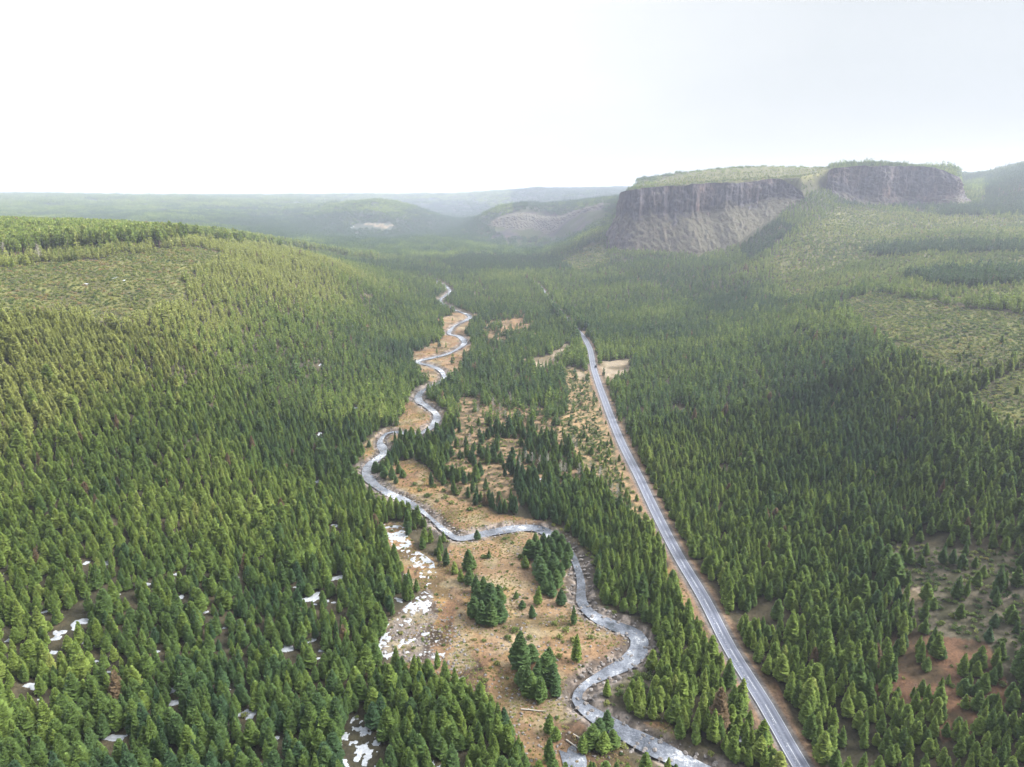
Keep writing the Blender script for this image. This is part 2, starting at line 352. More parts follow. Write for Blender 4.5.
# ------------------------------------------------------------------ mesh helpers
SC = bpy.context.scene
COL = SC.collection
def mesh_np(name, V, F, mats, mi=None, smooth=False):
    me = bpy.data.meshes.new(name)
    V = np.asarray(V, np.float32); F = np.asarray(F, np.int32); k = F.shape[1]
    me.vertices.add(len(V)); me.vertices.foreach_set('co', V.ravel())
    me.loops.add(F.size); me.loops.foreach_set('vertex_index', F.ravel())
    me.polygons.add(len(F)); me.polygons.foreach_set('loop_start', np.arange(0, F.size, k, dtype=np.int32))
    me.polygons.foreach_set('loop_total', np.full(len(F), k, np.int32))
    for q in mats: me.materials.append(q)
    if mi is not None: me.polygons.foreach_set('material_index', np.asarray(mi, np.int32))
    me.polygons.foreach_set('use_smooth', np.full(len(F), smooth, bool))
    me.update(calc_edges=True)
    return me
def fattr(me, name, vals, dom='POINT'):
    a = me.attributes.new(name, 'FLOAT', dom); a.data.foreach_set('value', np.asarray(vals, np.float32))
def link(name, me, parent=None, **props):
    o = bpy.data.objects.new(name, me); COL.objects.link(o)
    if parent: o.parent = parent
    for k, v in props.items(): o[k] = v
    return o

# ------------------------------------------------------------------ ground sheet
ucol = np.concatenate([np.linspace(-2.6, -.95, 60)[:-1], np.linspace(-.95, .95, 820), np.linspace(.95, 2.6, 60)[1:]])
yrow = np.concatenate([np.array([-1500, -900, -500, -300, -150, -50]), np.arange(0, 100, 8.), np.arange(100, 140, 1.5), np.exp(np.linspace(math.log(140), math.log(2600), 620)), np.exp(np.linspace(math.log(2600), math.log(13500), 150))[1:]])
yrow = np.unique(yrow)
nx, ny = len(ucol), len(yrow)
YY = np.repeat(yrow[:, None], nx, 1); XX = ucol[None, :]*np.maximum(YY, 220)
ZZ = terrain(XX.ravel(), YY.ravel()).reshape(YY.shape)
gx, gy, gz = XX.ravel(), YY.ravel(), ZZ.ravel()
cv = cover(gx, gy, gz)
def lerp(a, b, t): return a*(1-t[:, None]) + b*t[:, None]
C3 = lambda *c: np.array(c)[None, :]
nA = fbm(gx, gy, 9, 4, 41); nB = fbm(gx, gy, 2.6, 3, 47); nC = fbm(gx, gy, 35, 3, 53)
colr = lerp(C3(.055, .052, .034), C3(.09, .078, .05), sstep(.4, .65, nA))
colr = lerp(colr, C3(.10, .11, .045), sstep(600, 1600, gy)*.6); colr = lerp(colr, C3(.07, .09, .07), sstep(1800, 3000, gy))
mead = lerp(C3(.46, .30, .17), C3(.33, .20, .12), sstep(.35, .6, nA)); mead = lerp(mead, C3(.56, .46, .32), sstep(.55, .7, nC)*.7)
mead = lerp(mead, C3(.12, .09, .06), sstep(.62, .74, nB)*.8); mead = lerp(mead, C3(.50, .33, .11), sstep(.5, .7, fbm(gx, gy, 5, 2, 61))*.5)
scr = inpoly(cv['px']+(nC-.5)*30, cv['py']+(nA-.5)*24, [(418,640),(452,628),(470,640),(480,662),(488,690),(462,690),(436,672),(405,668)]) | inpoly(cv['px']+(nC-.5)*20, cv['py']+(nA-.5)*16, [(590,640),(600,622),(640,640),(634,655),(612,668),(596,660)]) | inpoly(cv['px']+(nC-.5)*20, cv['py']+(nA-.5)*16, [(560,705),(580,715),(625,745),(650,775),(575,770),(558,745)])
mead = lerp(mead, lerp(C3(.20, .13, .09), C3(.07, .055, .04), sstep(.35, .6, nB)), np.where(scr, .9, 0.) )
mead = lerp(mead, C3(.17, .13, .07), sstep(.52, .66, fbm(gx, gy, 13, 4, 91))*.75)
mead = lerp(mead, C3(.44, .29, .18), sstep(.5, .62, fbm(gx, gy, 20, 2, 95))*.6)
gry = inpoly(cv['px']+(nC-.5)*20, cv['py']+(nA-.5)*16, [(376,655),(384,622),(408,600),(432,592),(440,610),(428,640),(440,660),(400,668)])
mead = lerp(mead, lerp(C3(.34, .31, .30), C3(.12, .10, .09), sstep(.4, .6, nB)), np.where(gry, .85, 0.))
mead = lerp(mead, C3(.46, .40, .26), sstep(.55, .7, fbm(gx, gy, 8, 3, 97))*.6)
colr = np.where(cv['meadow'][:, None], mead, colr)
opn = lerp(C3(.30, .21, .13), C3(.10, .08, .045), sstep(.38, .55, nB)); colr = np.where((cv['open'] & ~cv['meadow'])[:, None], opn, colr)
yng = lerp(C3(.34, .24, .14), C3(.10, .10, .045), sstep(.4, .55, nB)); colr = np.where(cv['young'][:, None], yng, colr)
grv = lerp(C3(.15, .135, .10), C3(.06, .06, .035), sstep(.38, .58, nB)); grv = lerp(grv, C3(.34, .28, .22), sstep(.62, .72, nA)); colr = np.where(cv['gravel'][:, None], grv, colr)
brs = lerp(C3(.16, .17, .06), C3(.09, .09, .04), sstep(.4, .6, nA)); colr = np.where(cv['brush'][:, None], brs, colr)
slp = lerp(C3(.17, .17, .06), C3(.09, .10, .04), sstep(.4, .6, nA)); colr = np.where((cv['slope'] & ~cv['brush'])[:, None], slp, colr)
colr = np.where(cv['red'][:, None], lerp(C3(.19, .11, .07), C3(.09, .065, .04), sstep(.4, .65, nA)), colr)
colr = np.where((cv['dirt'] & ((gy < 1500) | (fbm(gx, gy, 60, 4, 66) > .56)))[:, None], lerp(C3(.33, .28, .21), C3(.17, .14, .09), sstep(.4, .6, nA)), colr)
rck = lerp(C3(.15, .12, .12), C3(.07, .07, .085), sstep(.4, .6, fbm(gx, gy, 20, 3, 71))); rck = lerp(rck*.6, C3(.055, .07, .03), sstep(.42, .5, fbm(gx, gy, 50, 4, 73))); colr = np.where(cv['rock'][:, None], rck, colr)
near = (gy < 1700) & (np.abs(gx) < 500)
dR = np.full(len(gx), 999.); dV = dR.copy(); dR[near] = dist_poly(gx[near], gy[near], ROAD); dV[near] = dist_poly(gx[near], gy[near], RIVER)
colr = colr*np.where(cv['meadow'], .31, .5)[:, None]
colr = lerp(colr, C3(.13, .088, .06), (1-sstep(4.2, 7, dR + (nA-.5)*5)))
colr = lerp(colr, C3(.09, .085, .085), (1-sstep(3.2, 4.6, dR)))
bank = lerp(C3(.045, .04, .038), C3(.16, .14, .13), sstep(.45, .62, nB))
colr = lerp(colr, bank, (1-sstep(4.0, 7.5, dV + (nA-.5)*6))*.9)
ii = (np.arange(ny-1)[:, None]*nx + np.arange(nx-1)[None, :]).ravel()
F = np.stack([ii, ii+1, ii+1+nx, ii+nx], 1)
me = mesh_np('ground', np.stack([gx, gy, gz], 1), F, [M_GROUND], smooth=True)
ca = me.color_attributes.new('cover', 'FLOAT_COLOR', 'POINT'); ca.data.foreach_set('color', np.concatenate([colr, np.ones((len(gx), 1))], 1).astype(np.float32).ravel())
link('ground', me, kind='structure')

# ------------------------------------------------------------------ road, river
def ribbon(path, offs, zf):
    P = np.asarray(path)[:, :2]; T = np.gradient(P, axis=0); T /= np.linalg.norm(T, axis=1)[:, None]; Nn = np.stack([T[:, 1], -T[:, 0]], 1)
    V = []; 
    for i in range(len(P)):
        for j, o in enumerate(offs(i)): V.append((P[i, 0]+Nn[i, 0]*o, P[i, 1]+Nn[i, 1]*o, zf(i, j)))
    k = len(offs(0)); F = []
    for i in range(len(P)-1):
        for j in range(k-1): F.append((i*k+j, i*k+j+1, (i+1)*k+j+1, (i+1)*k+j))
    return np.array(V), np.array(F)
RD = spline([tuple(p) for p in ROAD[::2]], 6)
RD = RD[RD[:, 1] < 1250]
ofs = np.linspace(-2.55, 2.55, 15)
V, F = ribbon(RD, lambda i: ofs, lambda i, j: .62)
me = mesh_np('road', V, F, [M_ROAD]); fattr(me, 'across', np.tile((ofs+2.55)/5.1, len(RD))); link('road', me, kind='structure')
# painted edge lines and broken centre line lie on the asphalt
Vs = []; Fs = []
for o, brk in ((-2.2, 0), (2.2, 0), (0, 1)):
    P = RD
    V, F = ribbon(P, lambda i: (o-.07, o+.07), lambda i, j: .63)
    if brk: F = F[(np.arange(len(F))//1) % 2 == 0]
    Fs.append(F + sum(len(v) for v in Vs)); Vs.append(V)
link('road_markings', mesh_np('road_markings', np.concatenate(Vs), np.concatenate(Fs), [M_LINE]), kind='structure')

RV = spline([tuple(p) for p in RIVER[::2]], 2.5)
ww = lambda i: 1.2 + 1.9*float(fbm(np.array([RV[i, 0]]), np.array([RV[i, 1]]), 25, 2, 88)[0]*2-1)
offr = lambda i: np.linspace(-1, 1, 6)*(ww(i)+1.2)
V, F = ribbon(RV, offr, lambda i, j: -.75)
link('river', mesh_np('river', V, F, [M_WATER], smooth=True), kind='structure')

# ------------------------------------------------------------------ cliffs
def loft(name, top, base, prof, nz, step, disp, colw, scree_fn):
    tp = spline(top, step); n = len(tp)
    bt = np.array(base); s = np.linspace(0, 1, n)
    # resample base to the same parameter as the top
    k = np.linspace(0, 1, len(top)); tk = []
    for i in range(len(top)-1):
        m_ = max(2, int(np.linalg.norm((np.array(top[i+1])-np.array(top[i]))[:2])/step))
        tk += [i + j/m_ for j in range(m_)]
    tk.append(len(top)-1); tk = np.array(tk)
    bs = np.stack([np.interp(tk, np.arange(len(top)), bt[:, c]) for c in range(3)], 1)
    out = bs[:, :2]-tp[:, :2]; ol = np.linalg.norm(out, axis=1)[:, None]; od = out/np.maximum(ol, 1)
    arc = np.concatenate([[0], np.cumsum(np.linalg.norm(np.diff(tp[:, :2], axis=0), axis=1))])
    V = []; S = []
    ts = np.concatenate([[-2, -1], np.linspace(0, 1, nz)])
    for t in ts:
        if t == -2: P = np.column_stack([tp[:, :2]-od*18, tp[:, 2]-6]); sc = 0*arc+.8
        elif t == -1: P = np.column_stack([tp[:, :2]-od*6, tp[:, 2]-1]); sc = 0*arc+.8
        else:
            h = prof(t)
            colsn = (fbm(arc, arc*0+t*1.4, colw, 3, 5)-.5)*2
            big = (fbm(arc, arc*0+t*60, 55, 2, 9)-.5)*2
            fine = (fbm(arc, arc*0+t*90, 5, 2, 14)-.5)*2
            colsn = colsn*(1-.75*sstep(.38, .52, t)*sstep(.25, .4, arc/arc[-1]))
            off = h*ol[:, 0] + (colsn*disp + big*disp*1.3 + fine*disp*.35)*min(1, (t+.02)*6)*(1-.5*t)
            z = tp[:, 2]*(1-t) + (bs[:, 2]-9)*t + fine*1.5*(0 if t == 0 else 1) + (t == 0)*(fbm(arc, arc*0, 20, 3, 3)-.5)*8
            P = np.column_stack([tp[:, :2]+od*off[:, None], z]); sc = scree_fn(t, arc/arc[-1], fbm(arc, arc*0+t*60, 22, 3, 33))
        V.append(P); S.append(sc)
    V = np.array(V); m_ = len(ts)
    i2 = (np.arange(m_-1)[:, None]*n + np.arange(n-1)[None, :]).ravel()
    F = np.stack([i2, i2+n, i2+n+1, i2+1], 1)
    me = mesh_np(name, V.reshape(-1, 3), F, [M_CLIFF]); fattr(me, 'scree', np.concatenate(S))
    return link(name, me, kind='structure')
prof1 = lambda t: .06*t/.38 if t < .38 else .06 + .94*((t-.38)/.62)**1.1
loft('cliff', CL1_TOP, CL1_BASE, prof1, 70, 2.0, 10, 11,
     lambda t, s, nz: np.clip(sstep(.36, .46, t + (nz-.5)*.5)*sstep(.28, .42, s+(nz-.5)*.25) + sstep(.36, .4, t)*(1-sstep(.42, .5, t+(nz-.5)*.1))*.9*(1-sstep(.3,.4,s)), 0, 1))
CL3_TOP = [at_d(*p) for p in [(488,221,2440),(500,213,2490),(520,207.5,2490),(540,212,2440),(560,214.5,2340),(582,208,2270),(603,204,2190)]]
CL3_TOP = [(a, b_, float(terrain(np.array([a]), np.array([b_]))[0])+7) for a, b_, c_ in CL3_TOP]
CL3_BASE = [at_d(*p) for p in [(484,231,2400),(500,235,2370),(520,238,2330),(540,241,2290),(560,239,2220),(582,232,2150),(606,224,2060)]]
CL3_BASE = [(a, b_, float(terrain(np.array([a]), np.array([b_]))[0])+3) for a, b_, c_ in CL3_BASE]
loft('cliff', CL3_TOP, CL3_BASE, lambda t: min(1.02, t + .15*min(1, t*8)*(1-t)), 40, 4, 14, 26,
     lambda t, s, nz: sstep(.8, 1.1, t + (nz-.5)*1.3)*np.ones_like(s))
loft('cliff', CL2_TOP, CL2_BASE, lambda t: t*.35 if t < .7 else .245 + .755*(t-.7)/.3, 44, 2.0, 9, 13,
     lambda t, s, nz: sstep(.75, .95, t + (nz-.5)*.5)*np.ones_like(s))

# ------------------------------------------------------------------ plant prototypes
def conifer(seed, levels, nb, sprays, wide=1.0, spiky=1.0, base=.10):
    """crown within unit height, radius ~ .2; returns crown V,F,clump and trunk V,F"""
    r_ = random.Random(seed); V = []; F = []; Cc = []
    lean = r_.uniform(-.02, .02), r_.uniform(-.02, .02)
    lob = [r_.uniform(.8, 1.15) for _ in range(7)]
    for k in range(levels):
        t = base + (1-base)*(k+r_.random()*.6)/levels
        rad = .228*wide*((1-t)/(1-base))**(.66*spiky)*(1-.35*max(0, (base+.15-t)/.15)) + .012
        n = max(3, int(nb*(.45+.55*rad/.2)))
        a0 = r_.random()*6.28
        for j in range(n):
            a = a0 + 6.283*j/n + r_.uniform(-.3, .3); L_ = rad*lob[int(a/6.283*7) % 7]*r_.uniform(.72, 1.12)
            for s in range(sprays):
                aa = a + r_.uniform(-.22, .22); z0 = t + r_.uniform(-.012, .012)
                rise = r_.uniform(-.02, .05) + .05*(t-.4); w = L_*r_.uniform(.28, .42) + .008
                ca, sa = math.cos(aa), math.sin(aa); i0 = len(V)
                r0 = L_*r_.uniform(.12, .35); tz = r_.uniform(-.5, .5)*w
                V += [(ca*r0+lean[0]*t, sa*r0+lean[1]*t, z0+.004), (ca*(r0+L_)/2-sa*w, sa*(r0+L_)/2+ca*w, z0+rise*.5-tz),
                      (ca*L_, sa*L_, z0+rise*L_/.1*.6-.006), (ca*(r0+L_)/2+sa*w, sa*(r0+L_)/2-ca*w, z0+rise*.5+tz)]
                # each spray carries a second upright face so the crown has body from the side
                F.append((i0, i0+1, i0+2, i0+3)); Cc.append(r_.random())
                if r_.random() < .6:
                    i0 = len(V); hh = r_.uniform(.018, .034)*(1.6 if sprays == 1 else 1)
                    V += [(ca*r0*1.2, sa*r0*1.2, z0-hh), (ca*L_*.95, sa*L_*.95, z0-hh*.8+rise*.4), (ca*L_*.8, sa*L_*.8, z0+hh*1.3), (ca*r0, sa*r0, z0+hh*1.5)]
                    F.append((i0, i0+1, i0+2, i0+3)); Cc.append(r_.random())
    for j in range(3):
        a = j*2.1; i0 = len(V); V += [(lean[0], lean[1], 1.03), (lean[0]+.02*math.cos(a), lean[1]+.02*math.sin(a), .95), (lean[0], lean[1], .9), (lean[0]+.02*math.cos(a+1.5), lean[1]+.02*math.sin(a+1.5), .95)]
        F.append((i0, i0+1, i0+2, i0+3)); Cc.append(.6)
    TV = []; TF = []
    for q, (zz, rr) in enumerate(((-.05, .017), (.1, .013), (.5, .009), (.95, .003))):
        for j in range(6): TV.append((math.cos(j*1.047)*rr+lean[0]*zz, math.sin(j*1.047)*rr+lean[1]*zz, zz))
    for q in range(3):
        for j in range(6): TF.append((q*6+j, q*6+(j+1) % 6, q*6+6+(j+1) % 6, q*6+6+j))
    return V, F, Cc, TV, TF
def bush(seed, n=90, flat=.75):
    r_ = random.Random(seed); V = []; F = []; Cc = []
    lobes = [(r_.uniform(-.25, .25), r_.uniform(-.25, .25), r_.uniform(.25, .5), r_.uniform(.22, .38)) for _ in range(6)]
    for i in range(n):
        lx, ly, lz, lr = r_.choice(lobes); a = r_.random()*6.28; e = math.asin(r_.uniform(-.5, 1)); rr = lr*r_.uniform(.6, 1.05)
        cx, cy, cz = lx+rr*math.cos(a)*math.cos(e), ly+rr*math.sin(a)*math.cos(e), max(.03, (lz+rr*math.sin(e))*flat)
        s = r_.uniform(.07, .15); u = [r_.gauss(0, 1) for _ in range(3)]; v = [r_.gauss(0, 1) for _ in range(3)]
        nu = math.sqrt(sum(q*q for q in u)); nv = math.sqrt(sum(q*q for q in v)); i0 = len(V)
        for p, q in ((-1, -.2), (.1, -1), (1, .2), (-.1, 1)):
            V.append((cx+s*(p*u[0]/nu+q*v[0]/nv), cy+s*(p*u[1]/nu+q*v[1]/nv), max(0, cz+s*(p*u[2]/nu+q*v[2]/nv))))
        F.append((i0, i0+1, i0+2, i0+3)); Cc.append(r_.random())
    return V, F, Cc
def face_attr(me, vals):
    a = me.attributes.new('clump', 'FLOAT', 'FACE'); a.data.foreach_set('value', np.asarray(vals, np.float32))
def cmesh(name, V, F, Cc, mt):
    me = mesh_np(name, V, F, [mt]); face_attr(me, Cc); return me

PC = bpy.data.collections.new('tree_kinds'); BC = bpy.data.collections.new('bush_kinds'); RC = bpy.data.collections.new('stone_kinds')
def proto(coll, name, V, F, mats, mi, Cc):
    me = mesh_np(name, V, F, mats, mi); face_attr(me, Cc)
    o = bpy.data.objects.new(name, me); coll.objects.link(o)
SPEC = [(1.0, 1.0), (1.12, .85), (.9, 1.1), (1.2, .7), (1.0, .9), (.82, 1.0)]
NEAR = []
for i in range(6):       # 0..5 near trees
    wd, sp = SPEC[i]; V, F, Cc, TV, TF = conifer(100+i, 20, 10, 2, wd, sp)
    NEAR.append((cmesh('crown', V, F, Cc, M_NEEDLE), mesh_np('trunk', TV, TF, [M_BARK], smooth=True)))
    n = len(V); proto(PC, 'kind_%02d' % i, list(V)+list(TV), list(F)+[tuple(a+n for a in f) for f in TF], [M_NEEDLE, M_BARK], [0]*len(F)+[1]*len(TF), Cc+[.5]*len(TF))
for i in range(6):       # 6..11 mid distance
    wd, sp = SPEC[i]; V, F, Cc, TV, TF = conifer(200+i, 11, 7, 1, wd*1.05, sp)
    n = len(V); proto(PC, 'kind_%02d' % (6+i), list(V)+list(TV), list(F)+[tuple(a+n for a in f) for f in TF], [M_NEEDLE, M_BARK], [0]*len(F)+[1]*len(TF), Cc+[.5]*len(TF))
for i in range(4):       # 12..15 a few trees together, far off (unit = tree height)
    r_ = random.Random(900+i); AV = []; AF = []; AC = []
    for q in range(9):
        V, F, Cc, TV, TF = conifer(300+i*10+q, 6, 5, 1, 1.2, .8)
        ox, oy, s = (q % 3-1)*.48+r_.uniform(-.17, .17), (q//3-1)*.48+r_.uniform(-.17, .17), r_.uniform(.75, 1.1); n = len(AV)
        AV += [(a*s+ox, b_*s+oy, c_*s) for a, b_, c_ in V]; AF += [tuple(a+n for a in f) for f in F]; AC += Cc
    proto(PC, 'kind_%02d' % (12+i), AV, AF, [M_NEEDLE], [0]*len(AF), AC)
for i in range(2):       # 16,17 old tall pines with bare lower trunks
    V, F, Cc, TV, TF = conifer(400+i, 12, 8, 1, .8, .6, .42)
    TV = [(a*1.3, b_*1.3, c_) for a, b_, c_ in TV]
    n = len(V); proto(PC, 'kind_%02d' % (16+i), list(V)+list(TV), list(F)+[tuple(a+n for a in f) for f in TF], [M_NEEDLE, M_BARK], [0]*len(F)+[1]*len(TF), Cc+[.5]*len(TF))
BUSHM = []
for i in range(4):
    V, F, Cc = bush(500+i, 110 if i < 3 else 60); me = cmesh('foliage', V, F, Cc, M_BUSH); BUSHM.append(me)
    o = bpy.data.objects.new('bush_%d' % i, me); BC.objects.link(o)
import bmesh
STONEM = []
for i in range(5):
    bm = bmesh.new(); bmesh.ops.create_icosphere(bm, subdivisions=2, radius=.5); r_ = random.Random(60+i)
    ax = [(r_.gauss(0, 1), r_.gauss(0, 1), r_.gauss(0, 1)) for _ in range(7)]
    for v in bm.verts:
        c_ = v.co.copy()
        for a in ax:
            nn = math.sqrt(sum(q*q for q in a)); dd = sum(p*q for p, q in zip(c_, a))/nn
            if dd > .33: v.co -= (dd-.33)*.9*__import__('mathutils').Vector([q/nn for q in a])
        v.co.z *= .62; v.co.x *= 1.15
    me = bpy.data.meshes.new('boulder'); bm.to_mesh(me); bm.free(); me.materials.append(M_STONE); STONEM.append(me)
    o = bpy.data.objects.new('stone_%d' % i, me); RC.objects.link(o)

# ------------------------------------------------------------------ scatter
def jgrid(y0, y1, s, ulim=1.0, pad=70):
    out = []
    ys = np.arange(y0, y1, s)
    for yv in ys:
        w = ulim*max(yv, 60)+pad; xs = np.arange(-w, w, s); xs = xs + rng.uniform(-.48, .48, len(xs))*s + (s/2 if int((yv-y0)/s) % 2 else 0)
        out.append(np.stack([xs, yv + rng.uniform(-.48, .48, len(xs))*s], 1))
    return np.concatenate(out)
def snow_mask(x, y, z, grow=0):
    px, py, fd = project(x, y, z); m = np.zeros(len(x), bool)
    n = fbm(x, y, 5, 2, 77)*.42 + vnoise(x, y, 1.5, 78)*.33 + vnoise(x, y, .8, 79)*.25
    for poly, th in SNOW: m |= inpoly(px, py, poly) & (n > th+.10)
    for a, b_, r0 in SNOWDOTS:
        if r0 > 6.5 and b_ < 210: continue
        rr = r0*(.35 + 1.5*vnoise(x, y, 1.5, 5)*vnoise(x, y, 3.5, 6)*1.6); m |= ((px-a+(py-b_)*.9)/1.25)**2 + ((py-b_)/.55)**2 < (rr+grow)**2
    return m

pts = []; trees = []
def collect(y0, y1, s, lod):
    P = jgrid(y0, y1, s); x, y = P[:, 0], P[:, 1]; z = terrain(x, y); c = cover(x, y, z)
    n = len(x); keep = np.ones(n, bool); u = rng.random(n)
    h = 6.9 + 2.0*(fbm(x, y, 45, 2, 31)-.5)*2 + rng.normal(0, 1.4, n) + np.where(rng.random(n) < .05, rng.uniform(2, 5, n), 0)
    h = np.maximum(h, 3.2)
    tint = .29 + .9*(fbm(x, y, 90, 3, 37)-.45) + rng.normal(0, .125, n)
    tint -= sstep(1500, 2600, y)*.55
    # stands yellow with height; the left slope's extra tint also paints in its glare
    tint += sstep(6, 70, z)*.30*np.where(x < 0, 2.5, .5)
    g = fbm(x, y, 22, 3, 39); gap = g < .27
    keep &= ~(gap & (u < .75))
    mead, opn = c['meadow'], c['open']
    keep &= ~(mead & (u < .985))
    keep &= ~(opn & ~mead & (u < np.where(fbm(x, y, 18, 2, 43) > .52, .35, .9)))
    keep &= ~(c['young'] & (u < .7)); h = np.where(c['young'], h*.5, h)
    keep &= ~(c['gravel'] & (u < .8)); keep &= ~c['dirt']; keep &= ~(c['red'] & (u < .2))
    keep &= ~(c['brush'] & (u < .93)); h = np.where(c['brush'], h*.45, h)
    sl = c['slope'] & ~c['dark']; h = np.where(sl, h*.62, h); tint = np.where(sl, tint+.22, tint); keep &= ~(sl & (u < .25)); pl_ = (y > 1380) & (y < 2400) & (c['px'] > 615) & (c['px'] < 830) & (z > 145); keep &= ~(pl_ & (u < .6)); h = np.where(pl_, h*.7, h)
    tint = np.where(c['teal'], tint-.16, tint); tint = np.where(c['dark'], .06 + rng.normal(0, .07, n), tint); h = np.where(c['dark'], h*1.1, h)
    keep &= ~(c['rock'] & (u < .12))
    old = c['old']; h = np.where(old, rng.uniform(13, 20, n), h); tint = np.where(old, .72+rng.normal(0, .12, n), tint)
    nr = (y < 1700) & (np.abs(x) < 500)
    dr = np.full(n, 999.); dv = dr.copy(); dr[nr] = dist_poly(x[nr], y[nr], ROAD); dv[nr] = dist_poly(x[nr], y[nr], RIVER)
    px, py, fd = c['px'], c['py'], c['fd']
    keep &= dr > np.where(y < 420, 5.0, np.where(y > 690, 2.9, 4.6)) + rng.random(n)*2; keep &= dv > 6.0 + rng.random(n)*2
    h = np.where((y > 690) & (dr < 12), h*1.5, h)
    # nothing tall right at the near bank, so the water stays in view as it does in the photograph
    hid = np.zeros(n, bool)
    for k in (.35, .75, 1.0):
        tx, ty = project(x, y, z+h*k)[:2]; gx_, gy_ = np.interp(0, [0, 1], [0, 1]), 0
    if y0 < 700:
        for k in (.4, .8, 1.0):     # where does the treetop's line of sight meet the ground behind it
            zt = z + h*k; f = CAMZ/(np.maximum(CAMZ-zt, 1)) ; bx, by = x*f, y*f
            d1 = dist_poly(bx, by, ROAD); d2 = dist_poly(bx, by, RIVER)
            hid |= (d1 < 2.2) & (by < 690) & (z < 6) & (dr < 30) & ((k < 1) | (rng.random(n) < .5)) & (rng.random(n) < np.where(y < 230, .7, 1))
            hid |= (d2 < 2.2) & (by < 760) & (z < 6) & (dv < 30) & (rng.random(n) < np.where(by > 560, .25, .85)) & ~((np.abs(px-552) < 24) & (np.abs(py-552) < 26)) & ~((np.abs(px-428) < 20) & (np.abs(py-398) < 12)) & ~((px > 396) & (px < 452) & (py > 512) & (py < 562))
        # snow lying in openings
        for k in (.1, .4, .75):
            qx, qy = project(x, y, z+h*k)[:2]
            for a_, b_, r0 in SNOWDOTS: hid |= ((qx-a_)/1.3)**2 + ((qy-b_)/.7)**2 < (r0+.5)**2
            for poly, th in SNOW:
                if th < .5: hid |= inpoly(qx, qy, poly) & (rng.random(n) < .85)
    keep &= ~hid
    # rock faces carry no trees
    if y1 > 1150:
        f_ = inpoly(px, py, [(604,196),(650,186),(780,176),(806,180),(775,222),(742,246),(700,256),(604,250)]) & (y < 1400)
        f_ |= inpoly(px, py, [(488,222),(500,214),(520,209),(545,214),(562,216),(603,206),(606,224),(582,232),(560,238),(540,240),(500,234)]) & (y < 2520) & (y > 1950)
        f_ |= inpoly(px, py, [(830,170),(935,167),(968,182),(970,198),(930,203),(835,196)]) & (y < 1430)
        keep &= ~f_
        d = np.full(n, 99.); m_ = (y > 1150) & (y < 3600); d[m_] = np.minimum(dist_poly(x[m_], y[m_], CL1_TOP[:-1]), dist_poly(x[m_], y[m_], CL2_TOP)); keep &= d > 9
    if lod == 1: kind = rng.integers(6, 12, n)
    elif lod == 0: kind = rng.integers(0, 6, n)
    else: kind = rng.integers(12, 16, n)
    if lod < 2: kind = np.where(old & (rng.random(n) < .7), rng.integers(16, 18, n), kind)
    dead = rng.random(n) < .007
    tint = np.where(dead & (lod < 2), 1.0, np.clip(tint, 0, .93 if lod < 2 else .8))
    wid = rng.uniform(.85, 1.2, n) * np.where(h < 6, 1.25, 1.05)
    if lod == 2: h = h*1.4; wid = wid*s/17.
    if lod == 3: h = h*2.1; wid = wid*s/(17*1.7)
    k_ = keep
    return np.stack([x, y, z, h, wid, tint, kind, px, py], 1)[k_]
T = [collect(60, 430, 3.1, 0), collect(430, 900, 3.65, 1), collect(900, 1600, 5.2, 1), collect(1600, 3600, 17, 2), collect(3600, 9500, 42, 3)]
T = np.concatenate(T)

